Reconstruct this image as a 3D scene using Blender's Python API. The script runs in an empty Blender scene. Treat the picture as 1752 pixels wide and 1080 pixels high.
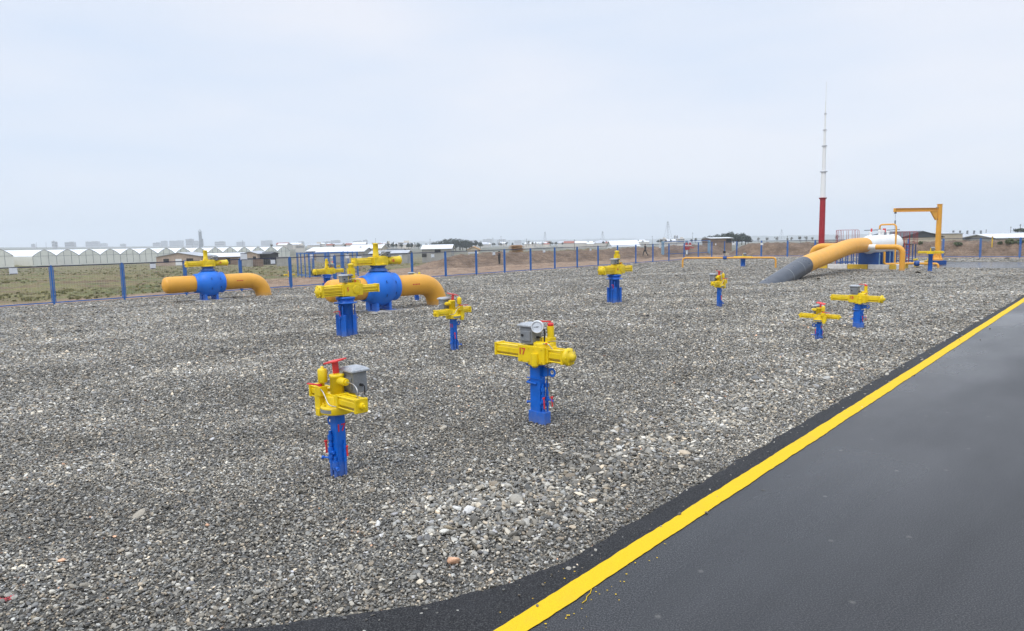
import bpy, bmesh, math, random
import numpy as np
from mathutils import Vector, Matrix

random.seed(7); rng = np.random.default_rng(11)
sc = bpy.context.scene
# ---------------------------------------------------------------- camera
F, H = 1168.0, 2.9
TH, RO = math.atan(131.8 / 1168), 0.02
fw = np.array([0, math.cos(TH), -math.sin(TH)]); U0 = np.array([0, math.sin(TH), math.cos(TH)]); X0 = np.array([1., 0, 0])
RT = math.cos(RO) * X0 - math.sin(RO) * U0; UP = math.cos(RO) * U0 + math.sin(RO) * X0
cam = bpy.data.objects.new('camera', bpy.data.cameras.new('camera'))
sc.collection.objects.link(cam)
cam.data.sensor_width = 36; cam.data.lens = 36 * F / 1752; cam.data.clip_start = 0.1; cam.data.clip_end = 20000
M = Matrix.Identity(4)
for i in range(3):
    M[i][0], M[i][1], M[i][2] = RT[i], UP[i], -fw[i]
M[2][3] = H
cam.matrix_world = M
sc.camera = cam
# ---------------------------------------------------------------- light
SUN_EL, SUN_AZ = math.radians(52), math.radians(215)
w = bpy.data.worlds.new('World'); sc.world = w; w.use_nodes = True
nt = w.node_tree; nt.nodes.clear()
def N(nt, typ, **kw):
    n = nt.nodes.new(typ)
    for k, v in kw.items():
        if k[0] == '_': setattr(n, k[1:], v)
        else: n.inputs[k.replace('__', ' ')].default_value = v
    return n
sky = N(nt, 'ShaderNodeTexSky', _sky_type='NISHITA', _sun_disc=False, _sun_elevation=SUN_EL, _sun_rotation=SUN_AZ, _air_density=1.0, _dust_density=2.0)
bg1 = N(nt, 'ShaderNodeBackground', Strength=0.1); nt.links.new(sky.outputs[0], bg1.inputs[0])
tc = N(nt, 'ShaderNodeTexCoord'); mp = N(nt, 'ShaderNodeMapping'); mp.inputs['Scale'].default_value = (1.0, 1.0, 4.2)
mp.inputs['Rotation'].default_value = (0.05, 0.12, 0.3)
nt.links.new(tc.outputs['Generated'], mp.inputs[0])
nz = N(nt, 'ShaderNodeTexNoise', Scale=1.5, Detail=4.0, Roughness=0.45); nt.links.new(mp.outputs[0], nz.inputs['Vector'])
rp = N(nt, 'ShaderNodeValToRGB'); nt.links.new(nz.outputs[0], rp.inputs[0])
rp.color_ramp.elements[0].position = 0.36; rp.color_ramp.elements[0].color = (0.675, 0.79, 0.97, 1)
rp.color_ramp.elements[1].position = 0.66; rp.color_ramp.elements[1].color = (0.875, 0.90, 0.98, 1)
sx = N(nt, 'ShaderNodeSeparateXYZ'); nt.links.new(tc.outputs['Generated'], sx.inputs[0])
zr = N(nt, 'ShaderNodeMapRange', _interpolation_type='SMOOTHSTEP'); nt.links.new(sx.outputs['Z'], zr.inputs[0])
zr.inputs[1].default_value = .32; zr.inputs[2].default_value = .95; zr.inputs[3].default_value = 1.0; zr.inputs[4].default_value = 2.3
bg2 = N(nt, 'ShaderNodeBackground'); nt.links.new(rp.outputs[0], bg2.inputs[0]); nt.links.new(zr.outputs[0], bg2.inputs[1])
mx = N(nt, 'ShaderNodeMixShader', Fac=0.88); nt.links.new(bg1.outputs[0], mx.inputs[1]); nt.links.new(bg2.outputs[0], mx.inputs[2])
wo = N(nt, 'ShaderNodeOutputWorld'); nt.links.new(mx.outputs[0], wo.inputs[0])
sun = bpy.data.objects.new('sun', bpy.data.lights.new('sun', 'SUN')); sc.collection.objects.link(sun)
sun.data.energy = 1.2; sun.data.angle = math.radians(25); sun.data.color = (1.0, 0.96, 0.9)
sd = Vector((math.sin(SUN_AZ) * math.cos(SUN_EL), math.cos(SUN_AZ) * math.cos(SUN_EL), math.sin(SUN_EL)))
sun.rotation_euler = sd.to_track_quat('Z', 'Y').to_euler()
sc.view_settings.view_transform = 'Standard'; sc.view_settings.look = 'None'
sc.view_settings.exposure = 0.1; sc.view_settings.gamma = 1.0
sc.cycles.max_bounces = 8; sc.cycles.diffuse_bounces = 3; sc.cycles.volume_bounces = 4; sc.cycles.transparent_max_bounces = 8
# ---------------------------------------------------------------- pixel -> world helpers
AZ = 0.79581; CA, SA = math.cos(AZ), math.sin(AZ)
ROT = AZ
def Wp(u, v, z=0.0): return np.array([u * CA - v * SA, u * SA + v * CA, z])
def uv(p): return p[0] * CA + p[1] * SA, -p[0] * SA + p[1] * CA
def ray(px, py): return fw + RT * (px - 876) / F + UP * (540 - py) / F
def G(px, py, z=0.0):
    r = ray(px, py); return np.array([0, 0, H]) + r * ((z - H) / r[2])
def P(px, py, D):
    r = ray(px, py); return np.array([0, 0, H]) + r * (D / r[1])
def proj(p):
    q = np.array(p) - np.array([0, 0, H]); d = q @ fw; return 876 + F * (q @ RT) / d, 540 - F * (q @ UP) / d
def zat(x, y, py):
    lo, hi = -12., 20. if y < 30 else 400.
    for _ in range(50):
        m = (lo + hi) / 2
        if proj((x, y, m))[1] > py: lo = m
        else: hi = m
    return lo
VF, UR = 41.27, 82.9
def sst(a, b, x):
    t = np.clip((x - a) / (b - a), 0, 1); return t * t * (3 - 2 * t)
def wob(x, y, s):
    x = x * s; y = y * s
    return (np.sin(x * 1.3 + 2.1 * np.sin(y * .7)) + np.sin(y * 1.7 + 1.6 * np.sin(x * .9 + 1)) + .6 * np.sin(2.9 * x + 1.3 * y + 2) + .5 * np.sin(3.7 * y - 2.1 * x)) / 3.1
def T(x, y):
    x = np.asarray(x, float); y = np.asarray(y, float)
    u = x * CA + y * SA; v = -x * SA + y * CA
    o1 = v - VF; o2 = u - UR; o = np.maximum(o1, o2)
    hyp = np.hypot(x, y); D = np.maximum(y, .5 * hyp) + 1e-6
    px = 876 + F * np.clip(x / D, -1.1, 1.1)
    yp = np.interp(px, [0, 350, 700, 900, 1100, 1250, 1400, 1752], [421.5, 419.5, 419, 417.5, 415, 413, 409, 399])
    k = (yp - (408.2 - .02 * (px - 876))) / F
    z = -sst(0, 60, o) * k * D
    z = z - 2.5 * sst(6, 150, o) * (1 - .8 * sst(1150, 1400, px))
    bump = .5 + .5 * wob(x, y, .35)
    lf = sst(690, 800, px) * (1 - sst(1225, 1262, px))
    oc = np.interp(px, [720, 950, 1150, 1300], [19, 16, 12, 9])
    z = z + lf * (1.0 + .55 * bump) * sst(oc - 3.2, oc + .4, o1) * (1 - .75 * sst(oc + 5, oc + 12, o1))
    rf = sst(1235, 1290, px)
    z = z + rf * (1.45 + .3 * bump) * sst(3.2, 7.0, o2) * (1 - .45 * sst(10, 20, o2))
    z = z + .9 * np.exp(-(((px - 232) / 45) ** 2 + ((D - 150) / 14) ** 2))
    z = z + 2.4 * np.exp(-(((px - 522) / 22) ** 2 + ((D - 190) / 16) ** 2))
    z = z + sst(2, 10, o) * (.14 * wob(x, y, .5) + .08 * wob(x + 3, y, 1.7) + .05 * wob(x, y + 5, 3.3)) + (lf * sst(oc - 4, oc, o1) + rf * sst(3, 6, o2)) * (.16 * wob(x, y, 2.1) + .10 * wob(x + 7, y, 4.3))
    z = z - .05 - .22 * (1 - sst(-2.0, -.5, o))
    return z
def hit(px, py):
    r = ray(px, py); o = np.array([0, 0, H])
    D = 5 * 1.004 ** np.arange(1500)
    p = o[None] + r[None] * (D / r[1])[:, None]
    b = p[:, 2] < T(p[:, 0], p[:, 1])
    i = int(np.argmax(b)) if b.any() else 1499
    return p[i]
# ---------------------------------------------------------------- materials
def pos_noise(nt, scale, detail=4, rough=.5, obj=False, stretch=None, srot=1.0):
    if obj: c = N(nt, 'ShaderNodeTexCoord').outputs['Object']
    else: c = N(nt, 'ShaderNodeNewGeometry').outputs['Position']
    if stretch:
        m0 = N(nt, 'ShaderNodeMapping'); m0.inputs['Rotation'].default_value = (0, 0, -AZ * srot); nt.links.new(c, m0.inputs[0])
        m = N(nt, 'ShaderNodeMapping'); m.inputs['Scale'].default_value = stretch; nt.links.new(m0.outputs[0], m.inputs[0]); c = m.outputs[0]
    n = N(nt, 'ShaderNodeTexNoise', Scale=scale, Detail=detail, Roughness=rough); nt.links.new(c, n.inputs['Vector'])
    return n.outputs[0]
def ramp(nt, fac, stops):
    r = N(nt, 'ShaderNodeValToRGB'); nt.links.new(fac, r.inputs[0]); e = r.color_ramp.elements
    while len(e) < len(stops): e.new(.5)
    for i, (p, c) in enumerate(stops):
        e[i].position = p; e[i].color = (*c, 1) if len(c) == 3 else c
    return r.outputs[0]
def mixc(nt, fac, a, b, mode='MIX'):
    m = N(nt, 'ShaderNodeMix', _data_type='RGBA', _blend_type=mode)
    for s, v in ((m.inputs[0], fac), (m.inputs[6], a), (m.inputs[7], b)):
        if isinstance(v, bpy.types.NodeSocket): nt.links.new(v, s)
        elif isinstance(v, (int, float)): s.default_value = v
        else: s.default_value = (*v, 1)
    return m.outputs[2]
def new_mat(name):
    m = bpy.data.materials.new(name); m.use_nodes = True; nt = m.node_tree
    return m, nt, nt.nodes['Principled BSDF']
def bump(nt, b, h, strength, dist):
    n = N(nt, 'ShaderNodeBump', Strength=strength, Distance=dist); nt.links.new(h, n.inputs['Height']); nt.links.new(n.outputs[0], b.inputs['Normal'])
def N_add(nt, s_, v):
    a = N(nt, 'ShaderNodeMath', _operation='ADD'); nt.links.new(s_, a.inputs[0]); a.inputs[1].default_value = v; return a.outputs[0]
def mat(name, col, rough=.5, metal=0., var=.16, scale=6., dirt=0., dirtcol=(.2, .16, .11), bmp=.0, spec=.5, splash=0.):
    m, nt, b = new_mat(name)
    n = pos_noise(nt, scale, 5, .6)
    c = ramp(nt, n, [(.3, tuple(x * (1 - var) for x in col)), (.7, tuple(min(1, x * (1 + var * .6)) for x in col))])
    if dirt:
        n2 = pos_noise(nt, scale * 2.3, 8, .7)
        f = ramp(nt, n2, [(.52, (0, 0, 0)), (.75, (dirt,) * 3)])
        c = mixc(nt, f, c, dirtcol)
    if splash:   # dried dust splashed on the lowest hand's breadth above the gravel
        zs = N(nt, 'ShaderNodeSeparateXYZ'); nt.links.new(N(nt, 'ShaderNodeNewGeometry').outputs['Position'], zs.inputs[0])
        zz_ = N(nt, 'ShaderNodeMath', _operation='MULTIPLY_ADD'); nt.links.new(pos_noise(nt, 14, 5, .7), zz_.inputs[0]); zz_.inputs[1].default_value = -.5; nt.links.new(zs.outputs['Z'], zz_.inputs[2])
        c = mixc(nt, ramp(nt, N_add(nt, zz_.outputs[0], .5), [(.22, (splash,) * 3), (.48, (0, 0, 0))]), c, (.26, .25, .225))
    nt.links.new(c, b.inputs['Base Color'])
    n3 = pos_noise(nt, scale * 1.7, 3)
    r = N(nt, 'ShaderNodeMapRange'); nt.links.new(n3, r.inputs[0])
    r.inputs[3].default_value = max(.05, rough - .1); r.inputs[4].default_value = min(1, rough + .12)
    nt.links.new(r.outputs[0], b.inputs['Roughness'])
    b.inputs['Metallic'].default_value = metal; b.inputs['Specular IOR Level'].default_value = spec
    if bmp: bump(nt, b, pos_noise(nt, scale * 6, 4), bmp, .004)
    return m
MT = {}
MT['yellow'] = mat('yellow_paint', (.82, .585, .006), .36, dirt=.22, dirtcol=(.42, .27, .03), scale=5, bmp=.25)
MT['ochre'] = mat('ochre_paint', (.78, .37, .035), .45, splash=.4, dirt=.2, dirtcol=(.5, .22, .04), scale=1.6, var=.08)
MT['blue'] = mat('blue_paint', (.001, .122, .56), .38, splash=.34, dirt=.22, dirtcol=(.03, .06, .2), scale=5, bmp=.25)
MT['ballblue'] = mat('valve_blue_paint', (.008, .17, .70), .5, splash=.3, dirt=.16, dirtcol=(.03, .09, .4), scale=2, var=.08)
MT['fenceblue'] = mat('fence_blue_paint', (.02, .14, .44), .5, dirt=.2, dirtcol=(.15, .16, .2), scale=3)
MT['lightblue'] = mat('light_blue_paint', (.20, .34, .47), .5)
MT['railblue'] = mat('dark_rail_paint', (.012, .02, .06), .5)
MT['deepblue'] = mat('deep_blue_paint', (.006, .065, .27), .45)
MT['red'] = mat('red_paint', (.72, .035, .03), .45, scale=8)
MT['dkred'] = mat('dark_red_paint', (.36, .012, .02), .45, scale=3)
MT['grey'] = mat('grey_enamel', (.21, .22, .23), .5, scale=8, dirt=.35, dirtcol=(.45, .44, .42))
MT['dustlid'] = mat('dusty_grey_lid', (.36, .38, .40), .6, scale=14, dirt=.9, dirtcol=(.66, .66, .66))
MT['pipegrey'] = mat('grey_wrap', (.05, .057, .072), .3, scale=1.5, dirt=.25, dirtcol=(.18, .18, .18))
MT['steel'] = mat('bare_steel', (.55, .53, .5), .3, metal=.9)
MT['black'] = mat('black_plastic', (.02, .02, .022), .5)
MT['white'] = mat('white_paint', (.82, .82, .80), .4, dirt=.15, dirtcol=(.5, .48, .42), scale=2.5, var=.05)
MT['signw'] = mat('sign_white', (.75, .76, .77), .4, var=.05)
MT['conc'] = mat('concrete', (.34, .32, .29), .9, dirt=.5, dirtcol=(.2, .18, .15), scale=4, bmp=.6)
MT['dial'] = mat('gauge_dial', (.72, .76, .82), .3, var=.02)
MT['kyellow'] = mat('kerb_yellow', (.72, .46, .03), .6, dirt=.3)
MT['kwhite'] = mat('kerb_white', (.75, .74, .72), .6, dirt=.3)
MT['stencil'] = mat('red_stencil', (.6, .02, .03), .5, var=.05)
MT['skin'] = mat('skin', (.45, .28, .2), .6)
MT['cloth'] = mat('dark_cloth', (.018, .02, .026), .9)
MT['hair'] = mat('dark_hair', (.015, .012, .01), .7)
MT['brickwall'] = mat('pinkish_block_wall', (.43, .33, .26), .9, var=.25, scale=1.5, dirt=.4, dirtcol=(.25, .2, .16))
MT['beige'] = mat('beige_stone_wall', (.50, .43, .33), .9, var=.2, scale=.8, dirt=.4, dirtcol=(.36, .30, .22))
MT['greywall'] = mat('grey_block_wall', (.34, .33, .31), .9, var=.2, scale=.6, dirt=.35, dirtcol=(.22, .2, .18))
MT['brownwall'] = mat('brown_brick_wall', (.22, .15, .11), .9, var=.25, scale=.8)
MT['wroof'] = mat('white_sheet_roof', (.74, .76, .79), .4, var=.08, scale=.3, dirt=.3, dirtcol=(.5, .48, .45))
MT['groof'] = mat('grey_sheet_roof', (.45, .47, .50), .5, var=.15, scale=.4, dirt=.3, dirtcol=(.3, .29, .28))
MT['droof'] = mat('dark_sheet_roof', (.055, .06, .068), .6, var=.2, scale=.4)
MT['rroof'] = mat('red_tile_roof', (.32, .11, .08), .8, var=.2, scale=.3)
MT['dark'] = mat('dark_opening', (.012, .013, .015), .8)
MT['wood'] = mat('raw_timber', (.50, .27, .10), .8, var=.3, scale=2)
MT['film'] = mat('greenhouse_film', (.78, .78, .70), .35, var=.1, scale=.25, dirt=.3, dirtcol=(.5, .52, .42))
MT['filmroof'] = mat('greenhouse_roof_film', (.80, .83, .86), .3, var=.06, scale=.12, dirt=.25, dirtcol=(.6, .62, .6))
MT['bark'] = mat('bark', (.09, .07, .055), .9)
MT['farwall'] = mat('far_block_wall', (.42, .41, .42), .8, var=.12, scale=.05)
MT['farwall2'] = mat('far_pale_wall', (.62, .58, .52), .8, var=.12, scale=.1)
MT['fardark'] = mat('far_dark_steel', (.12, .125, .14), .7)
MT['pole'] = mat('weathered_pole', (.1, .09, .08), .9)
def leafmat(name, c1, c2):
    m, nt, b = new_mat(name)
    oi = N(nt, 'ShaderNodeNewGeometry')
    c = ramp(nt, oi.outputs['Random Per Island'], [(0, c1), (1, c2)])
    n = pos_noise(nt, .6, 3); c = mixc(nt, .5, c, ramp(nt, n, [(.35, c1), (.65, c2)]))
    nt.links.new(c, b.inputs['Base Color']); b.inputs['Roughness'].default_value = .8
    return m
MT['pine'] = leafmat('pine_needles', (.018, .032, .026), (.05, .07, .045))
MT['scrub'] = leafmat('scrub_leaves', (.06, .065, .04), (.14, .13, .085))
MT['tuft'] = leafmat('grass_blades', (.15, .16, .06), (.27, .235, .11))
MT['bush'] = leafmat('bush_leaves', (.05, .07, .03), (.14, .17, .075))
# gravel sheet
def gravel_color(nt):
    """shared patches of pale dust over the stones, in ground coordinates"""
    p = pos_noise(nt, .22, 6, .6, stretch=(1.0, 1.8, 1.0), srot=.35)
    return ramp(nt, p, [(.38, (.78, .765, .735)), (.52, (1.02, 1.01, .985)), (.68, (1.45, 1.43, 1.385))])
m, nt, b = new_mat('gravel_bed'); MT['gravel'] = m
geo = N(nt, 'ShaderNodeNewGeometry')
vs = []
for s, seed in ((38, 0), (17, 3.1), (7, 7.7)):
    mpn = N(nt, 'ShaderNodeMapping'); mpn.inputs['Location'].default_value = (seed, seed * 2, 0); nt.links.new(geo.outputs['Position'], mpn.inputs[0])
    v = N(nt, 'ShaderNodeTexVoronoi', Scale=s, Randomness=1.0, _voronoi_dimensions='2D'); nt.links.new(mpn.outputs[0], v.inputs['Vector'])
    vs.append(v)
def stone_ramp(nt, f):
    return ramp(nt, f, [(0, (.050, .049, .046)), (.30, (.115, .114, .107)), (.62, (.185, .181, .168)), (.82, (.29, .28, .255)), (.93, (.33, .27, .20)), (1, (.62, .60, .55))])
sep = [N(nt, 'ShaderNodeSeparateColor') for _ in vs]
for s_, v in zip(sep, vs): nt.links.new(v.outputs['Color'], s_.inputs[0])
c1 = stone_ramp(nt, sep[0].outputs[0]); c2 = stone_ramp(nt, sep[1].outputs[0]); c3 = stone_ramp(nt, sep[2].outputs[1])
c = mixc(nt, .42, c1, c2); c = mixc(nt, .16, c, c3)
gap = ramp(nt, vs[0].outputs['Distance'], [(.25, (1, 1, 1)), (.75, (.45, .45, .45))])
c = mixc(nt, 1.0, c, gap, 'MULTIPLY'); c = mixc(nt, 1.0, c, gravel_color(nt), 'MULTIPLY')
nt.links.new(c, b.inputs['Base Color']); b.inputs['Roughness'].default_value = .85
inv = N(nt, 'ShaderNodeMath', _operation='MULTIPLY_ADD'); inv.inputs[1].default_value = -1; inv.inputs[2].default_value = 1
nt.links.new(vs[0].outputs['Distance'], inv.inputs[0]); bump(nt, b, inv.outputs[0], .9, .02)
# pebbles (instances carry their own tint)
m, nt, b = new_mat('pebble_stone'); MT['pebble'] = m
at = N(nt, 'ShaderNodeAttribute', _attribute_name='tint', _attribute_type='INSTANCER')
n = pos_noise(nt, 60, 3)
c = mixc(nt, 1.0, at.outputs['Color'], ramp(nt, n, [(.3, (.8, .8, .8)), (.7, (1.15, 1.15, 1.15))]), 'MULTIPLY')
c = mixc(nt, 1.0, c, gravel_color(nt), 'MULTIPLY')
nt.links.new(c, b.inputs['Base Color']); b.inputs['Roughness'].default_value = .7
# asphalt
_a, _b = G(860, 1080), G(1752, 515); _d = (_b - _a) / np.linalg.norm(_b - _a); LN = np.array([_d[1], -_d[0], 0]); LOFF = float(_a @ LN)
def asphalt(name, wet, dk):
    m, nt, b = new_mat(name)
    fine = pos_noise(nt, 80, 3, .8); mid = pos_noise(nt, 1.3, 6, .65); big = pos_noise(nt, .32, 5, .5, stretch=(.4, 1.0, 1))
    c = ramp(nt, fine, [(.37, dk[0]), (.5, dk[1]), (.63, dk[2])])
    c = mixc(nt, ramp(nt, mid, [(.45, (0, 0, 0)), (.8, (.35, .35, .35))]), c, (.04, .04, .044))
    sp = N(nt, 'ShaderNodeTexVoronoi', Scale=.85, Randomness=1.0, _voronoi_dimensions='2D'); nt.links.new(N(nt, 'ShaderNodeNewGeometry').outputs['Position'], sp.inputs['Vector'])
    c = mixc(nt, ramp(nt, sp.outputs['Distance'], [(.010, (.5, .5, .5)), (.028, (0, 0, 0))]), c, (.16, .15, .135))
    lane = pos_noise(nt, 1.1, 5, .6, stretch=(.10, 1.0, 1)); c = mixc(nt, 1.0, c, ramp(nt, lane, [(.35, (.8, .8, .8)), (.65, (1.25, 1.25, 1.25))]), 'MULTIPLY')
    nt.links.new(c, b.inputs['Base Color'])
    # damper along the painted edge, drying toward the middle of the road
    dt = N(nt, 'ShaderNodeVectorMath', _operation='DOT_PRODUCT'); dt.inputs[1].default_value = tuple(LN)
    nt.links.new(N(nt, 'ShaderNodeNewGeometry').outputs['Position'], dt.inputs[0])
    dm = N(nt, 'ShaderNodeMapRange', _interpolation_type='SMOOTHSTEP'); nt.links.new(dt.outputs['Value'], dm.inputs[0]); dm.inputs[1].default_value = LOFF + .1; dm.inputs[2].default_value = LOFF + 3.2; dm.inputs[3].default_value = .14; dm.inputs[4].default_value = -.08
    ad = N(nt, 'ShaderNodeMath', _operation='ADD'); nt.links.new(big, ad.inputs[0]); nt.links.new(dm.outputs[0], ad.inputs[1]); big = ad.outputs[0]
    r = N(nt, 'ShaderNodeMapRange'); nt.links.new(big, r.inputs[0]); r.inputs[1].default_value = .38; r.inputs[2].default_value = .72
    r.inputs[3].default_value = .45 if wet else .8; r.inputs[4].default_value = .22 if wet else .65
    b.inputs['Specular IOR Level'].default_value = .36 if wet else .2
    nt.links.new(r.outputs[0], b.inputs['Roughness'])
    bm_ = N(nt, 'ShaderNodeBump', Strength=.22, Distance=.004); nt.links.new(fine, bm_.inputs['Height']); nt.links.new(bm_.outputs[0], b.inputs['Normal'])
    return m
MT['asphalt'] = asphalt('wet_asphalt', True, [(.004, .004, .005), (.0165, .0165, .0175), (.09, .088, .087)])
MT['asphaltdry'] = asphalt('fresh_asphalt', False, [(.004, .004, .0045), (.015, .015, .016), (.075, .074, .073)])
m, nt, b = new_mat('yellow_road_paint'); MT['roadpaint'] = m
n = pos_noise(nt, 120, 4, .6); n2 = pos_noise(nt, 2.2, 5)
c = ramp(nt, n, [(.25, (.46, .27, .006)), (.5, (.72, .47, .007)), (.8, (.76, .51, .02))])
c = mixc(nt, ramp(nt, n2, [(.55, (0, 0, 0)), (.8, (.45, .45, .45))]), c, (.46, .32, .05))
wr = pos_noise(nt, 26, 8, .8); c = mixc(nt, ramp(nt, wr, [(.62, (0, 0, 0)), (.70, (.8, .8, .8))]), c, (.10, .08, .03))
nt.links.new(c, b.inputs['Base Color']); b.inputs['Roughness'].default_value = .75; b.inputs['Specular IOR Level'].default_value = .25; bump(nt, b, n, .4, .004)
# open ground
m, nt, b = new_mat('field_soil'); MT['soil'] = m
at = N(nt, 'ShaderNodeAttribute', _attribute_name='bare')
at2 = N(nt, 'ShaderNodeAttribute', _attribute_name='far')
n1 = pos_noise(nt, .16, 6, .65, stretch=(.5, 1.6, 1), srot=.2); n2 = pos_noise(nt, .8, 6, .7); n3 = pos_noise(nt, 5, 5, .7)
grass = ramp(nt, n1, [(.34, (.145, .095, .06)), (.43, (.225, .17, .09)), (.50, (.25, .225, .095)), (.57, (.17, .18, .065)), (.66, (.10, .12, .04))])
grass = mixc(nt, ramp(nt, n2, [(.48, (0, 0, 0)), (.68, (.85, .85, .85))]), grass, (.16, .105, .07))
grass = mixc(nt, 1.0, grass, (.84, .83, .76), 'MULTIPLY')
soil = ramp(nt, n2, [(.32, (.17, .105, .065)), (.5, (.30, .20, .13)), (.7, (.40, .29, .20))])
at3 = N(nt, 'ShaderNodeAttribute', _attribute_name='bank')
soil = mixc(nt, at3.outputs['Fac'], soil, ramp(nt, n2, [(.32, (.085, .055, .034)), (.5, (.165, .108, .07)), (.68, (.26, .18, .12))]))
c = mixc(nt, at.outputs['Fac'], grass, soil)
c = mixc(nt, 1.0, c, ramp(nt, n3, [(.3, (.5, .5, .5)), (.7, (1.3, 1.3, 1.3))]), 'MULTIPLY')
c = mixc(nt, at2.outputs['Fac'], c, ramp(nt, pos_noise(nt, .02, 6, .7), [(.4, (.085, .09, .06)), (.6, (.17, .15, .10))]))
nt.links.new(c, b.inputs['Base Color']); b.inputs['Roughness'].default_value = .95; bump(nt, b, n3, .8, .12)
m, nt, b = new_mat('hill_scrub'); MT['hill'] = m
nt.links.new(ramp(nt, pos_noise(nt, .006, 6, .7), [(.4, (.07, .085, .07)), (.6, (.14, .14, .11))]), b.inputs['Base Color']); b.inputs['Roughness'].default_value = .95
# ---------------------------------------------------------------- mesh builder
class MB:
    def __init__(s): s.v = []; s.f = []; s.s = []
    def add(s, vs, fs, sm=False):
        o = len(s.v); s.v += [tuple(map(float, p)) for p in vs]
        for f in fs: s.f.append([i + o for i in f]); s.s.append(sm)
        return s
    def box(s, c, d, rz=0., R=None):
        hx, hy, hz = d[0] / 2, d[1] / 2, d[2] / 2
        vs = [Vector((x * hx, y * hy, z * hz)) for x in (-1, 1) for y in (-1, 1) for z in (-1, 1)]
        Rm = R if R is not None else Matrix.Rotation(rz, 3, 'Z')
        c = Vector(c); vs = [Rm @ p + c for p in vs]
        return s.add(vs, [(0, 1, 3, 2), (4, 6, 7, 5), (0, 4, 5, 1), (2, 3, 7, 6), (0, 2, 6, 4), (1, 5, 7, 3)])
    def beam(s, a, b, w, h, up=(0, 0, 1)):
        a, b = Vector(a), Vector(b); d = (b - a); L = d.length; d.normalize(); u = Vector(up)
        if abs(d.dot(u)) > .98: u = Vector((1, 0, 0))
        y = u.cross(d).normalized(); z = d.cross(y)
        R = Matrix((d, y, z)).transposed()
        return s.box((a + b) / 2, (L, w, h), R=R)
    def tube(s, pts, r, n=10, cap=True, rs=None):
        pts = [Vector(p) for p in pts]; k = len(pts); rs = rs or [r] * k
        ts = [(pts[min(i + 1, k - 1)] - pts[max(i - 1, 0)]).normalized() for i in range(k)]
        ref = Vector((0, 0, 1)) if abs(ts[0].z) < .9 else Vector((1, 0, 0))
        x = (ref - ts[0] * ref.dot(ts[0])).normalized(); vs = []
        for i in range(k):
            x = (x - ts[i] * x.dot(ts[i])).normalized(); y = ts[i].cross(x)
            vs += [pts[i] + (x * math.cos(2 * math.pi * j / n) + y * math.sin(2 * math.pi * j / n)) * rs[i] for j in range(n)]
        fs = [(i * n + j, i * n + (j + 1) % n, (i + 1) * n + (j + 1) % n, (i + 1) * n + j) for i in range(k - 1) for j in range(n)]
        o = len(s.v); s.add(vs, fs, True)
        if cap:
            s.add(vs[:n], [list(range(n))[::-1]]); s.add(vs[-n:], [list(range(n))])
        return s
    def cyl(s, a, b, r, r2=None, n=14): return s.tube([a, b], r, n, True, [r, r if r2 is None else r2])
    def lathe(s, prof, c=(0, 0, 0), axis='z', n=24):
        vs = []; c = Vector(c)
        for (r, h) in prof:
            for j in range(n):
                a = 2 * math.pi * j / n; p = (r * math.cos(a), r * math.sin(a), h)
                if axis == 'x': p = (p[2], p[0], p[1])
                if axis == 'y': p = (p[0], p[2], p[1])
                vs.append(Vector(p) + c)
        k = len(prof)
        return s.add(vs, [(i * n + j, i * n + (j + 1) % n, (i + 1) * n + (j + 1) % n, (i + 1) * n + j) for i in range(k - 1) for j in range(n)], True)
    def prism(s, pts, a, b, plane='xz'):
        n = len(pts)
        def mk(p, t): return (p[0], t, p[1]) if plane == 'xz' else ((t, p[0], p[1]) if plane == 'yz' else (p[0], p[1], t))
        vs = [mk(p, a) for p in pts] + [mk(p, b) for p in pts]
        return s.add(vs, [list(range(n))[::-1], list(range(n, 2 * n))] + [(i, (i + 1) % n, n + (i + 1) % n, n + i) for i in range(n)])
    def mesh(s, name, mt):
        me = bpy.data.meshes.new(name); me.from_pydata(s.v, [], s.f); me.update()
        me.polygons.foreach_set('use_smooth', s.s)
        bm = bmesh.new(); bm.from_mesh(me); bmesh.ops.recalc_face_normals(bm, faces=bm.faces); bm.to_mesh(me); bm.free()
        me.materials.append(MT[mt] if isinstance(mt, str) else mt); return me
def fillet(pts, r, n=6):
    pts = [Vector(p) for p in pts]; out = [pts[0]]
    for i in range(1, len(pts) - 1):
        a, b, c = pts[i - 1], pts[i], pts[i + 1]; d1 = (a - b).normalized(); d2 = (c - b).normalized()
        t = min(r, (a - b).length * .49, (c - b).length * .49); p, q = b + d1 * t, b + d2 * t
        for k in range(n + 1):
            s = k / n; out.append(p * (1 - s) ** 2 + b * 2 * s * (1 - s) + q * s * s)
    return out + [pts[-1]]
def link(o): sc.collection.objects.link(o); return o
def part(name, mb, mt, parent, bevel=0., label=None):
    me = mb if isinstance(mb, bpy.types.Mesh) else mb.mesh(name, mt)
    o = link(bpy.data.objects.new(name, me)); o.parent = parent
    if bevel:
        md = o.modifiers.new('bevel', 'BEVEL'); md.width = bevel; md.segments = 2; md.limit_method = 'ANGLE'; md.angle_limit = math.radians(50)
    if label: o['label'] = label
    return o
def tag(o, label=None, cat=None, group=None, kind=None):
    if label: o['label'] = label
    if cat: o['category'] = cat
    if group: o['group'] = group
    if kind: o['kind'] = kind
    return o
def thing(name, label, cat, loc=(0, 0, 0), rz=0., group=None, scale=1.):
    o = link(bpy.data.objects.new(name, None)); o.empty_display_size = .2
    o.location = tuple(map(float, loc)); o.rotation_euler = (0, 0, rz); o.scale = (scale,) * 3
    return tag(o, label, cat, group)
def solo(name, mb, mt, label, cat, loc=(0, 0, 0), rz=0., group=None, kind=None):
    o = part(name, mb, mt, None); o.location = tuple(map(float, loc)); o.rotation_euler = (0, 0, rz)
    return tag(o, label, cat, group, kind)
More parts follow.
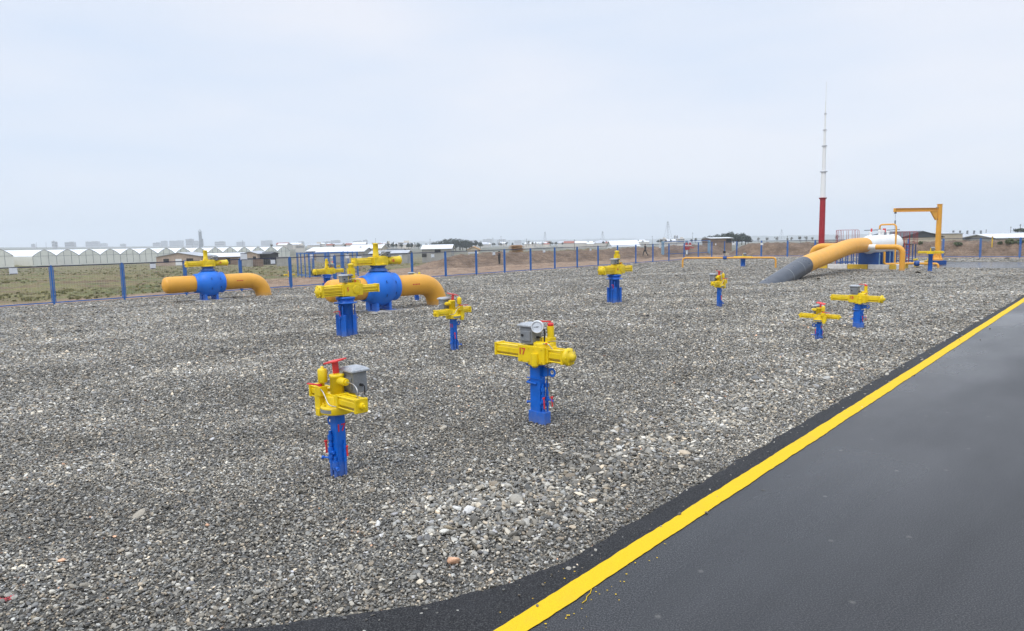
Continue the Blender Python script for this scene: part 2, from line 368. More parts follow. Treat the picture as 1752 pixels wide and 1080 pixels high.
def text_mesh(s, size, depth=.004):
    cu = bpy.data.curves.new('number_marking', 'FONT'); cu.body = s; cu.size = size; cu.align_x = 'CENTER'; cu.align_y = 'CENTER'; cu.extrude = depth / 2; cu.offset = size * .018
    o = link(bpy.data.objects.new('number_marking', cu)); dg = bpy.context.evaluated_depsgraph_get()
    me = bpy.data.meshes.new_from_object(o.evaluated_get(dg)); bpy.data.objects.remove(o); bpy.data.curves.remove(cu)
    me.materials.clear(); me.materials.append(MT['stencil']); me.name = 'number_marking'; return me
def number(s, size, parent, loc, face):
    o = part('number_marking', text_mesh(s, size), None, parent)
    o.location = loc; o.rotation_euler = {'-y': (math.pi / 2, 0, 0), '-x': (math.pi / 2, 0, -math.pi / 2), '+x': (math.pi / 2, 0, math.pi / 2)}[face]
    return o
#SETTING
# ---------------------------------------------------------------- ground
def grid_mesh(name, Xs, Ys, Zs, mt, wrap=False):
    r, c = Xs.shape
    me = bpy.data.meshes.new(name)
    v = np.stack([Xs, Ys, Zs], -1).reshape(-1, 3)
    i, j = np.meshgrid(np.arange(r - 1), np.arange(c - 1), indexing='ij'); q = i * c + j
    f = np.stack([q, q + 1, q + c + 1, q + c], -1).reshape(-1, 4)
    me.from_pydata(v.tolist(), [], f.tolist()); me.update()
    me.polygons.foreach_set('use_smooth', [True] * len(me.polygons)); me.materials.append(MT[mt]); return me
az = np.concatenate([np.linspace(-math.pi, -.80, 50)[:-1], np.linspace(-.80, .80, 560), np.linspace(.80, math.pi, 50)[1:]])
rr = np.concatenate([[.0, 4, 10, 20, 26], 30 * (140 / 30) ** np.linspace(0, 1, 300)[:-1], 140 * (5200 / 140) ** np.linspace(0, 1, 130)])
A_, R_ = np.meshgrid(az, rr); tx, ty = R_ * np.sin(A_), R_ * np.cos(A_)
tz = T(tx, ty)
me = grid_mesh('ground', tx, ty, tz, 'soil')
u_ = tx * CA + ty * SA; v_ = -tx * SA + ty * CA; o1_ = v_ - VF; o2_ = u_ - UR
px_ = 876 + F * np.clip(tx / np.maximum(ty, .5 * np.hypot(tx, ty) + 1e-6), -1.1, 1.1)
edge = np.interp(px_, [0, 300, 600, 760, 900, 1752], [4, 6, 15, 24, 19, 21]) + 2.0 * wob(tx, ty, .22) + 1.5 * wob(tx, ty, .9)
bare = 1 - sst(-2.0, 2.0, np.maximum(o1_, o2_) - edge)
bare = np.maximum(bare, np.exp(-(((px_ - 522) / 24) ** 2 + ((ty - 190) / 20) ** 2)))
oc_ = np.interp(px_, [720, 950, 1150, 1300], [19, 16, 12, 9])
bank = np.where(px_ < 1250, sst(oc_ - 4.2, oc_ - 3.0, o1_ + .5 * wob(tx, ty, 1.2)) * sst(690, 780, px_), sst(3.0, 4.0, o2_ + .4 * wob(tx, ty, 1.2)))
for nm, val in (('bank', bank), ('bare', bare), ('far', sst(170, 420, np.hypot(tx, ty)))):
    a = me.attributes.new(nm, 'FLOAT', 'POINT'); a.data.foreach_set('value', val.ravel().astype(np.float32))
g = link(bpy.data.objects.new('ground', me)); tag(g, kind='structure')
# asphalt boundary on the gravel side, in site coordinates
bpts = [uv(G(*p)) for p in [(340, 1081), (470, 1070), (600, 1052.6), (714, 1036), (828, 1011), (885, 994), (942.5, 971), (971, 958), (1028, 927), (1100, 884), (1190, 831), (1343, 741), (1500, 649.5), (1752, 505)]]
ub0, vb0 = bpts[0]
corner = [(ub0 - 9, vb0 + 16), (ub0 - 5.5, vb0 + 7.5), (ub0 - 3.2, vb0 + 3.4), (ub0 - 1.2, vb0 + 1.0)]
u1, v1 = bpts[-1]; u0_, v0_ = bpts[11]; sl = (v1 - v0_) / (u1 - u0_)
bl = corner + bpts + [(140, v1 + sl * (140 - u1))]
dense = []
for (a, b_) in zip(bl[:-1], bl[1:]):
    L = math.hypot(b_[0] - a[0], b_[1] - a[1]); n = max(1, int(min(L, 60) / .06)) if a[0] < 40 else 20
    for k in range(n):
        t = k / n; dense.append((a[0] + (b_[0] - a[0]) * t, a[1] + (b_[1] - a[1]) * t))
dense.append(bl[-1])
jit = lambda i: .012 * math.sin(i * .61) + .010 * math.sin(i * .27 + 2) + random.uniform(-.011, .011)
rb = [(u, v + jit(i)) for i, (u, v) in enumerate(dense)]
poly = rb + [(140, -60), (-60, -60), (-60, 40), (ub0 - 12, 40)]
mb = MB(); mb.prism([tuple(Wp(u, v)[:2]) for u, v in poly], -.14, .0, 'xy')
road = part('road', mb, 'asphalt', None); tag(road, kind='structure')
sr = [uv(G(*p)) for p in [(1590, 457.6), (1610, 448.8), (1752, 448.6)]]
poly2 = [sr[0], sr[1], (UR - 9.8, sr[2][1]), (UR - 9.8, v1 - 20), (sr[0][0] + .4, v1 - 20)]
mb = MB(); mb.prism([tuple(Wp(u, v)[:2]) for u, v in poly2], -.1, .008, 'xy')
tag(part('side_road', mb, 'asphalt', None), kind='structure')
l0, l1 = G(860, 1080), G(1752, 515); ld = (l1 - l0) / np.linalg.norm(l1 - l0); ln = np.array([ld[1], -ld[0], 0])
strip = [tuple(Wp(u, v)[:2]) for u, v in rb[:-1] if u < 60]
ends = [(l0 + ld * t + ln * (.03 + .02 * math.sin(t)))[:2] for t in np.arange(-12, 58, .5)]
mb = MB(); mb.add([(*p, .003) for p in strip] + [(*p, .003) for p in ends[::-1]], [list(range(len(strip) + len(ends)))])
tag(part('road_edge', mb, 'asphaltdry', None), kind='structure')
# gravel sheet
gu = np.concatenate([np.arange(-3, 40, .35), np.arange(40, UR + .5, .8)]); gu[-1] = UR + .45
gv = np.concatenate([np.arange(2.5, 24, .35), np.arange(24, VF + .4, .8)]); gv = np.append(gv[gv < VF + .3], VF + .4)
GU, GV = np.meshgrid(gu, gv, indexing='ij'); gx, gy = GU * CA - GV * SA, GU * SA + GV * CA
def gz(x, y): return -.03 + .011 * wob(x, y, .8) + .008 * wob(x, y, 2.3)
tag(link(bpy.data.objects.new('gravel_bed', grid_mesh('gravel_bed', gx, gy, gz(gx, gy), 'gravel'))), kind='structure')
me = grid_mesh('gravel_verge', *np.meshgrid(np.array([0., 1.]), np.array([0., 1.])), np.zeros((2, 2)), 'gravel'); 
q = [Wp(40, -30, -.035), Wp(UR + .45, -30, -.035), Wp(40, 2.5, -.035), Wp(UR + .45, 2.5, -.035)]
for vv, p in zip(me.vertices, q): vv.co = p
tag(link(bpy.data.objects.new('gravel_verge', me)), kind='structure')
# yellow edge line
l0, l1 = G(860, 1080), G(1752, 515); ld = (l1 - l0) / np.linalg.norm(l1 - l0); ln = np.array([ld[1], -ld[0], 0])
mb = MB(); vs = []; fs = []
ts = np.concatenate([np.arange(-6, 12, .05), np.arange(12, 40, .2), np.arange(40, 90, 2.)])
e1 = e2 = 0
for i, t in enumerate(ts):
    c = .047 - .0031 * t; e1 = e1 * .8 + random.uniform(-.0045, .0045); e2 = e2 * .8 + random.uniform(-.0045, .0045)
    vs += [l0 + ld * t + ln * (c - .098 + e1) + [0, 0, .007], l0 + ld * t + ln * (c + .098 + e2) + [0, 0, .007]]
    if i: fs.append((2 * i - 2, 2 * i - 1, 2 * i + 1, 2 * i))
mb.add(vs, fs); tag(part('road_marking', mb, 'roadpaint', None), kind='structure')
# drips of paint and a paint squiggle beside the line
mb = MB()
for i in range(34):
    t = abs(random.gauss(0, 1)) * .8 + .15; off = .14 + abs(random.gauss(0, .12)); r = random.uniform(.002, .009)
    if random.random() < .25: off = -.07 - abs(random.gauss(0, .12))
    c = l0 + ld * t + ln * (off + .03); mb.add([c + [r * math.cos(a) * random.uniform(.6, 1.3), r * math.sin(a) * random.uniform(.6, 1.3), .0065] for a in np.linspace(0, 6.283, 8)[:-1]], [list(range(7))])
sq = [G(*p) for p in [(1012, 1009), (1010, 1016), (1004, 1022), (1003, 1028), (996, 1033)]]
mb.tube([Vector(p) + Vector((0, 0, .006)) for p in sq], .0035, 5)
tag(part('paint_splashes', mb, 'roadpaint', None), kind='stuff', label='small yellow paint drips on the asphalt beside the line', cat='paint drips')
# loose pebbles
def pebbles(n_try):
    D = 4.3 + (96 - 4.3) * rng.random(n_try); x = (rng.random(n_try) * 2 - 1) * D * .84
    dens = np.where(D < 9, 1.0, (9 / D) ** 1.7) * D / 9.0
    keep = rng.random(n_try) < dens / 1.0
    x, y = x[keep], D[keep]
    u = x * CA + y * SA; v = -x * SA + y * CA
    bu = np.array([p[0] for p in dense]); bv = np.array([p[1] for p in dense])
    dist = v - np.interp(u, bu, bv)
    keep = ((dist > .004) | ((dist > -.9) & (rng.random(len(dist)) < .03 * np.exp(np.minimum(dist, 0) / .16)) & (y < 20))) & (v < VF + .3) & (u < UR) & ~((u > sr[0][0] + .1) & (u < UR - 9.8) & (v < np.interp(u, [sr[0][0], sr[1][0], sr[1][0] + .1], [sr[0][1], sr[1][1], 60]) - 0 * u) & (v < sr[1][1])) & ~((u > 57.0) & (u < 66.6) & (v > 14.9) & (v < 21.4))
    return x[keep], y[keep], dist[keep], u[keep]
px_, py_, pd, pu = pebbles(int(3300000))
n = len(px_)
Dn = np.hypot(px_, py_)
big = sst(.35, .9, pd) * (1 - sst(1.3, 2.6 + .02 * pu, pd + .35 * wob(px_, py_, 1.1))) * sst(3.6, 4.4, pu + .3 * wob(px_, py_, 2))
isbig = rng.random(n) < big * .30
s = .0084 * np.exp(rng.normal(0, .36, n)) * np.maximum(1, Dn / 9.5) ** .72
s = np.where(isbig, .0165 * np.exp(rng.normal(0, .38, n)), s)
s = np.where(rng.random(n) < .0012 * (Dn < 12), s * 2.2, s)
asp = np.stack([1.25 * np.exp(rng.normal(0, .18, n)), .95 * np.exp(rng.normal(0, .15, n)), .55 * np.exp(rng.normal(0, .2, n))], 1)
asp[:, 2] *= 1 - .45 * sst(14, 60, Dn)
scl = (s[:, None] * asp).astype(np.float32)
tl = .38 * (1 - .5 * sst(14, 60, Dn))
rot = np.stack([rng.normal(0, 1, n) * tl, rng.normal(0, 1, n) * tl, rng.random(n) * 6.283], 1).astype(np.float32)
zz = np.where(pd > .004, gz(px_, py_), -.012) + .006 + rng.random(n) * .016 + s * .25 + .012 * big
val = np.exp(np.log(.203 * (1 + .15 * sst(8, 40, Dn))) + .53 * rng.normal(0, 1, n) * (1 - .6 * sst(14, 60, Dn))); val = np.where(isbig, val * 1.05, val)
val = np.where(rng.random(n) < .055 * (1 - .7 * sst(14, 60, Dn)), val * 2.2, val); val = np.clip(val, .03, .66)
warm = rng.normal(0, 1, n); tint = np.stack([val * (1.03 + .055 * np.maximum(warm, -1)), val * (.972 + .008 * warm), val * (.848 - .05 * warm)], 1)
tan = rng.random(n) < .10; tint[tan] = val[tan][:, None] * np.array([1.3, 1.08, .80])
rust = rng.random(n) < .002; tint[rust] = val[rust][:, None] * np.array([1.6, .95, .6])
rp_ = G(8, 1022); red_ = (np.hypot((px_ - rp_[0]) * .6, py_ - rp_[1]) < .05) & (rng.random(n) < .6); tint[red_] = [.42, .06, .07]
me = bpy.data.meshes.new('loose_gravel'); me.vertices.add(n)
me.vertices.foreach_set('co', np.stack([px_, py_, zz], 1).astype(np.float32).ravel())
for nm, arr in (('rot', rot), ('scl', scl), ('tint', tint.astype(np.float32))):
    a = me.attributes.new(nm, 'FLOAT_VECTOR', 'POINT'); a.data.foreach_set('vector', arr.ravel())
a = me.attributes.new('pick', 'INT', 'POINT'); a.data.foreach_set('value', rng.integers(0, 5, n).astype(np.int32))
me.materials.append(MT['pebble'])
gv_ = link(bpy.data.objects.new('loose_gravel', me)); tag(gv_, 'loose grey gravel and pale pebbles covering the yard', 'gravel', kind='stuff')
gn = bpy.data.node_groups.new('scatter', 'GeometryNodeTree')
gn.interface.new_socket('Geometry', in_out='INPUT', socket_type='NodeSocketGeometry'); gn.interface.new_socket('Geometry', in_out='OUTPUT', socket_type='NodeSocketGeometry')
gi, go = gn.nodes.new('NodeGroupInput'), gn.nodes.new('NodeGroupOutput')
join = gn.nodes.new('GeometryNodeJoinGeometry')
for k in range(5):
    ico = N(gn, 'GeometryNodeMeshIcoSphere', Radius=1.0, Subdivisions=2)
    pos = gn.nodes.new('GeometryNodeInputPosition')
    no = N(gn, 'ShaderNodeTexNoise', Scale=.75 + .1 * k, Detail=2.0); ad = N(gn, 'ShaderNodeVectorMath', _operation='ADD'); ad.inputs[1].default_value = (k * 7.3, k * 3.1, k)
    gn.links.new(pos.outputs[0], ad.inputs[0]); gn.links.new(ad.outputs[0], no.inputs['Vector'])
    sb = N(gn, 'ShaderNodeVectorMath', _operation='SUBTRACT'); sb.inputs[1].default_value = (.5, .5, .5); gn.links.new(no.outputs['Color'], sb.inputs[0])
    sc_ = N(gn, 'ShaderNodeVectorMath', _operation='SCALE'); sc_.inputs['Scale'].default_value = 1.7; gn.links.new(sb.outputs[0], sc_.inputs[0])
    sp = gn.nodes.new('GeometryNodeSetPosition'); gn.links.new(ico.outputs[0], sp.inputs['Geometry']); gn.links.new(sc_.outputs[0], sp.inputs['Offset'])
    sm = N(gn, 'GeometryNodeSetMaterial', Material=MT['pebble']); gn.links.new(sp.outputs[0], sm.inputs[0])
    ss = gn.nodes.new('GeometryNodeSetShadeSmooth'); gn.links.new(sm.outputs[0], ss.inputs[0])
    gti = gn.nodes.new('GeometryNodeGeometryToInstance'); gn.links.new(ss.outputs[0], gti.inputs[0]); gn.links.new(gti.outputs[0], join.inputs[0])
iop = gn.nodes.new('GeometryNodeInstanceOnPoints'); iop.inputs['Pick Instance'].default_value = True
def attr(nm, t):
    a = gn.nodes.new('GeometryNodeInputNamedAttribute'); a.data_type = t; a.inputs['Name'].default_value = nm
    return [o for o in a.outputs if o.enabled and o.name == 'Attribute'][0]
gn.links.new(gi.outputs[0], iop.inputs['Points']); gn.links.new(join.outputs[0], iop.inputs['Instance'])
gn.links.new(attr('pick', 'INT'), iop.inputs['Instance Index'])
e2r = gn.nodes.new('FunctionNodeEulerToRotation'); gn.links.new(attr('rot', 'FLOAT_VECTOR'), e2r.inputs[0]); gn.links.new(e2r.outputs[0], iop.inputs['Rotation'])
gn.links.new(attr('scl', 'FLOAT_VECTOR'), iop.inputs['Scale']); gn.links.new(iop.outputs[0], go.inputs[0])
md = gv_.modifiers.new('scatter', 'NODES'); md.node_group = gn
gv_['count'] = n
#OBJECTS
# ---------------------------------------------------------------- valve operators
def tie_cyl(mb, x0, x1, z, r, y=0., plate=.02):
    """square cylinder with four tie rods and end plates, lying along x"""
    d = 1 if x1 > x0 else -1; oct_ = [(y + r * .86 * math.cos(a), z + r * .86 * math.sin(a)) for a in np.linspace(math.pi / 8, 2 * math.pi + math.pi / 8, 9)[:-1]]
    mb.prism(oct_, x0, x1, 'yz')
    for sy in (-1, 1):
        for sz in (-1, 1): mb.cyl((x0, y + sy * r * .8, z + sz * r * .8), (x1 + d * .03, y + sy * r * .8, z + sz * r * .8), r * .13, n=6)
    for x in (x0 + d * plate, x1):
        mb.box((x, y, z), (plate * 2, r * 2.02, r * 2.02))
    mb.cyl((x1 + d * plate, y, z), (x1 + d * (plate + .045), y, z), r * .5, r * .42, 10)
    mb.cyl((x1 + d * (plate + .045), y, z), (x1 + d * (plate + .075), y, z), r * .2, n=8)
    return mb
def lug(mb, x, z, L=.17, t=.014, hole=.028, h=.12):
    d = 1 if L > 0 else -1; c = (x + L - d * h / 2, z); n = 12
    arc = [(c[0] + d * h / 2 * math.cos(a), c[1] + h / 2 * math.sin(a)) for a in np.linspace(-math.pi / 2, math.pi / 2, n)]
    outer = [(x, z - h / 2 - .015)] + arc + [(x, z + h / 2)]
    # ring of quads round the hole plus the web
    ang = np.linspace(0, 2 * math.pi, 17)
    ring_o = [(c[0] + h / 2 * math.cos(a), c[1] + h / 2 * math.sin(a)) for a in ang]; ring_i = [(c[0] + hole * math.cos(a), c[1] + hole * math.sin(a)) for a in ang]
    for k in range(16): mb.prism([ring_o[k], ring_o[k + 1], ring_i[k + 1], ring_i[k]], -t / 2, t / 2, 'xz')
    xe = c[0] - d * h * .36
    mb.prism([(x, z - h / 2 - .02), (xe, z - h / 2 + .012), (xe, z + h / 2 - .012), (x, z + h / 2)], -t / 2 - .001, t / 2 + .001, 'xz'); return mb
def red_lever(t, loc, L, down=True, ry=0.):
    mb = MB(); dz = -L if down else 0; dx = 0 if down else L
    mb.beam(loc, (loc[0] + dx + (.012 if down else 0), loc[1], loc[2] + dz), .022, .010); mb.cyl((loc[0], loc[1] - .015, loc[2]), (loc[0], loc[1] + .015, loc[2]), .016, n=8)
    return part('valve_handle', mb, 'red', t)
def standpipe(mb, x, y, h, r=.02, out=None):
    mb.tube([(x, y, -.05), (x, y, h)], r, 10)
    for z, rr, hh in ((h * .42, r * 1.55, .05), (h * .55, r * 1.9, .07), (h * .72, r * 1.5, .035), (h - .06, r * 1.7, .06), (h, r * .9, .05)):
        mb.cyl((x, y, z), (x, y, z + hh), rr, n=6)
    if out: mb.tube([(x, y, h * .58), (x + out[0] * .6, y + out[1] * .6, h * .58 + .0), (x + out[0], y + out[1], h * .58 - .02)], r * .8, 8); mb.cyl((x + out[0] * .75, y + out[1] * .75, h * .575), (x + out[0] * .95, y + out[1] * .95, h * .57), r * 1.3, n=6)
    return mb
def control_box(t, c, d, rz=0., lid=True):
    mb = MB().box((c[0], c[1], c[2]), d, rz); mb.box((c[0], c[1] - d[1] / 2 - .012, c[2] - .01), (d[0] * .78, .022, d[2] * .6), rz)
    b = part('control_box', mb, 'grey', t, .012)
    mb = MB(); z = c[2] + d[2] / 2
    w_, e_ = d[0] * .62, d[1] * .66
    mb.box((c[0], c[1], z + .014), (w_ * 2, e_ * 2, .026)); q = [(-1, -1), (1, -1), (1, 1), (-1, 1)]
    vs = [(c[0] + w_ * .97 * a, c[1] + e_ * .97 * b_, z + .027) for a, b_ in q] + [(c[0] + w_ * .7 * a, c[1] + e_ * .7 * b_, z + .055) for a, b_ in q]
    mb.add(vs, [(0, 1, 5, 4), (1, 2, 6, 5), (2, 3, 7, 6), (3, 0, 4, 7), (4, 5, 6, 7)])
    part('lid', mb, 'dustlid', b, .006)
    part('indicator_window', MB().cyl((c[0] - d[0] * .22, c[1] - d[1] / 2 - .022, c[2]), (c[0] - d[0] * .22, c[1] - d[1] / 2 - .04, c[2]), .022, n=10), 'black', b); mb = MB().cyl((c[0] + d[0] * .5, c[1], c[2] - .03), (c[0] + d[0] * .5 + .05, c[1], c[2] - .03), .018, n=8)
    mb.tube(fillet([(c[0] + d[0] * .5 + .05, c[1], c[2] - .03), (c[0] + d[0] * .5 + .09, c[1], c[2] - .03), (c[0] + d[0] * .5 + .09, c[1], c[2] - d[2] * .6)], .03), .008, 6)
    part('cable_gland', mb, 'black', b); return b
def tubing(t, pts, r=.007): return part('steel_tubing', MB().tube(fillet(pts, .06), r, 7), 'steel', t)
def slim_valve(label, uvp, rz, ph=.79, s=1., num=None, face='-x', mx=1, lugx=1, red=True, group='slim valve operators'):
    t = thing('valve_operator', label, 'valve', Wp(*uvp), rz, group, s); h = ph / s if s != 1 else ph
    X = lambda x: mx * x
    mb = MB().box((0, 0, h / 2 - .06), (.14, .13, h + .12)); lug(mb, .07 * lugx, h - .14, .17 * lugx)
    mb.box((0, 0, h - .012), (.2, .19, .024)); part('post', mb, 'blue', t, .006)
    k = min(1, h / .8)
    mb = standpipe(MB(), -.04, -.088, .52 * k, out=(.07, -.0)); standpipe(mb, -.1, -.06, .34 * k, .016, out=(-.13, -.05)); standpipe(mb, .05, -.088, .2 * k, .022, out=(.12, -.03)); standpipe(mb, .09, .03, .4 * k, .012)
    part('drain_pipe', mb, 'blue', t); red_lever(t, (-.075, -.135, .44 * k), .15); red_lever(t, (.1, .05, .36 * k), .12)
    mb = MB().lathe([(0, h), (.19, h), (.2, h + .012), (.2, h + .085), (.18, h + .1), (.135, h + .105), (.13, h + .22), (0, h + .22)], n=28)
    mb.box((X(.03), .03, h + .17), (.36, .24, .15)); mb.box((X(-.21), -.1, h + .12), (.12, .1, .2)); mb.box((X(-.2), -.12, h + .0), (.09, .08, .1)); mb.box((X(-.16), -.11, h + .27), (.12, .11, .12))
    for a in range(8): mb.cyl((.165 * math.cos(a * .785), .165 * math.sin(a * .785), h + .1), (.165 * math.cos(a * .785), .165 * math.sin(a * .785), h + .122), .014, n=6)
    part('housing', mb, 'yellow', t, .008)
    part('cylinder', tie_cyl(MB(), X(.2), X(.62), h + .19, .085, -.05), 'yellow', t, .004)
    part('cylinder', tie_cyl(MB(), X(-.2), X(-.62), h + .19, .08, .06), 'yellow', t, .004)
    mb = MB().lathe([(0, h + .2), (.085, h + .2), (.085, h + .45), (.092, h + .455), (.092, h + .485), (.07, h + .49), (0, h + .49)], (X(.03), 0, 0), n=20)
    mb.cyl((X(.03), 0, h + .41), (X(.24), .0, h + .41), .055, .045, 12); mb.cyl((X(.24), 0, h + .41), (X(.27), 0, h + .41), .03, n=8)
    part('pump_column', mb, 'yellow', t)
    mb = MB().lathe([(0, h + .3), (.02, h + .3), (.02, h + .36), (.055, h + .375), (.06, h + .39), (.06, h + .53), (.052, h + .545), (.02, h + .55), (.02, h + .575), (0, h + .575)], (X(-.15), -.09, 0), n=16)
    part('oil_tank', mb, 'yellow', t)
    control_box(t, (X(.12), .2, h + .38), (.24, .2, .26))
    mb = MB().beam((X(-.01), .02, h + .47), (X(-.03), .02, h + .63), .075, .03); mb.box((X(-.03), .02, h + .64), (.28, .17, .018), R=Matrix.Rotation(-.2 * mx, 3, 'Y') @ Matrix.Rotation(.15, 3, 'X'))
    if red: part('indicator', mb, 'red', t, .003)
    mb = MB().beam((X(-.15), -.13, h + .345), (X(-.4), -.16, h + .335), .03, .014); mb.cyl((X(-.15), -.13, h + .32), (X(-.15), -.13, h + .36), .025, n=8); part('hand_lever', mb, 'red', t)
    tubing(t, [(X(-.14), -.15, h + .31), (X(-.02), -.17, h + .29), (X(.1), -.17, h + .13), (X(.22), -.14, h + .13)]); tubing(t, [(X(.27), .0, h + .41), (X(.42), -.02, h + .42), (X(.56), -.05, h + .38), (X(.56), -.05, h + .27)])
    mb = MB(); mb.lathe([(.2015, h + .025), (.2015, h + .07)], n=28); keep = MB()
    for f in mb.f[:]:
        c = sum((Vector(mb.v[i]) for i in f), Vector()) / 4
        if c.y < -.15: keep.add([mb.v[i] for i in f], [(0, 1, 2, 3)], True)
    part('name_plate', keep, 'grey', t)
    if num:
        loc = {'-x': (-.0715, .0, h - .19), '+x': (.0715, .0, h - .19), '-y': (0, -.067, h - .19)}[face]; number(num, .13, t, loc, face)
    return t
def rect_valve(label, uvp, rz, ph, s, num, gauge, L=(.56, .52), group='box valve operators'):
    t = thing('valve_operator', label, 'valve', Wp(*uvp), rz, group, s); h = ph / s
    mb = MB().box((0, 0, h / 2 - .06), (.21, .13, h + .12)); mb.box((.03, 0, .04), (.34, .15, .26)); mb.box((-.02, -.0, h - .01), (.27, .2, .03))
    lug(mb, .1, h - .1, .28, h=.15, hole=.034); part('post', mb, 'blue', t, .006)
    mb = standpipe(MB(), .135, -.03, .56, out=(.0, -.07)); standpipe(mb, .145, .06, .62, .018, out=(.12, .0)); standpipe(mb, -.135, .02, .5, .018, out=(-.08, -.05)); mb.cyl((.05, -.085, .62), (-.14, -.1, .63), .016, n=8)
    mb.cyl((-.14, -.1, .63), (-.14, .0, .66), .014, n=8); mb.beam((-.16, -.075, .7), (.17, -.08, .7), .012, .012); part('drain_pipe', mb, 'blue', t); red_lever(t, (.17, -.05, .4), .17); red_lever(t, (.25, .05, .41), .15)
    z = h + .17
    mb = MB().box((.0, 0, z), (.56, .3, .27)); mb.lathe([(0, h), (.15, h), (.15, h + .04)], n=24); mb.cyl((.1, -.165, z - .16), (.1, -.165, z + .03), .062, n=16); mb.lathe([(0, z - .2), (.04, z - .19), (.062, z - .16)], (.1, -.165, 0), n=16)
    mb.lathe([(.16, z + .13), (.16, z + .18), (.12, z + .2), (0, z + .2)], (.12, .02, 0), n=24); mb.box((.16, .08, z + .2), (.2, .16, .13))
    for x in (-.2, -.05, .05, .22):
        for zz in (-.1, .1): mb.cyl((x, -.15, z + zz), (x, -.162, z + zz), .014, n=6)
    mb.cyl((.2, .1, z + .15), (.2, .1, z + .44), .055, n=14)
    part('housing', mb, 'yellow', t, .01)
    part('cylinder', tie_cyl(MB(), -.28, -.28 - L[0], z + .01, .105), 'yellow', t, .005)
    part('cylinder', tie_cyl(MB(), .28, .28 + L[1], z + .01, .112), 'yellow', t, .005)
    mb = MB().lathe([(.03, .0), (.13, .0), (.14, .02), (.14, .06), (.1, .08), (.05, .1), (.05, .14), (0, .14)], (.28 + L[1] + .02, 0, z + .01), 'x', 16)
    for a in range(6): mb.cyl((.28 + L[1] + .06, .11 * math.cos(a * 1.047), z + .01 + .11 * math.sin(a * 1.047)), (.28 + L[1] + .1, .11 * math.cos(a * 1.047), z + .01 + .11 * math.sin(a * 1.047)), .02, n=6)
    part('end_cap', mb, 'yellow', t)
    control_box(t, (-.13, .0, z + .29), (.26, .22, .27))
    mb = MB().lathe([(0, z + .44), (.045, z + .44), (.05, z + .475), (.035, z + .49), (0, z + .49)], (.2, .1, 0), n=14); mb.beam((-.02, .1, z + .5), (.2, .1, z + .51), .03, .02); part('indicator', mb, 'red', t)
    part('hand_lever', MB().beam((.2, .0, z + .16), (.3, -.12, z + .2), .03, .015), 'red', t)
    if gauge:
        mb = MB().lathe([(0, .05), (.09, .05), (.098, .04), (.098, -.015), (.09, -.022), (.086, -.022), (.086, -.01)], n=28); g_ = part('pressure_gauge', mb, 'signw', t); g_.location = (.1, -.1, z + .44); g_.rotation_euler = (math.pi / 2 , 0, .55)
        g_.rotation_euler = (math.radians(-90), 0, .55)
        d_ = part('dial', MB().lathe([(0, -.012), (.086, -.012)], n=28), 'dial', g_)
        mb = MB().beam((-.055, .004, -.015), (.03, -.004, -.015), .006, .003, up=(0, 0, 1)); mb.cyl((0, 0, -.017), (0, 0, -.012), .01, n=8)
        for a in np.linspace(-2.2, 2.2, 23): mb.beam((.068 * math.sin(a), -.068 * math.cos(a), -.0135), (.078 * math.sin(a), -.078 * math.cos(a), -.0135), .0035, .002, up=(0, 0, 1))
        part('needle', mb, 'black', g_)
        part('gauge_pipe', MB().tube(fillet([(.1, -.06, z + .42), (.16, 0, z + .4), (.16, 0, z + .2)], .03), .014, 8), 'black', t)
    tubing(t, [(.22, .0, z + .2), (.4, -.05, z + .24), (.72, -.02, z + .24), (.74, 0, z + .1)]); tubing(t, [(.2, -.1, z + .18), (.32, -.1, z + .2), (.38, -.06, z + .1)])
    part('hanging_cable', MB().tube([(.3, -.1, z - .12), (.32, -.11, z - .25), (.31, -.12, z - .4), (.325, -.12, z - .52)], .006, 6), 'black', t)
    number(num, .15, t, (-.19, -.152, z + .03), '-y'); return t
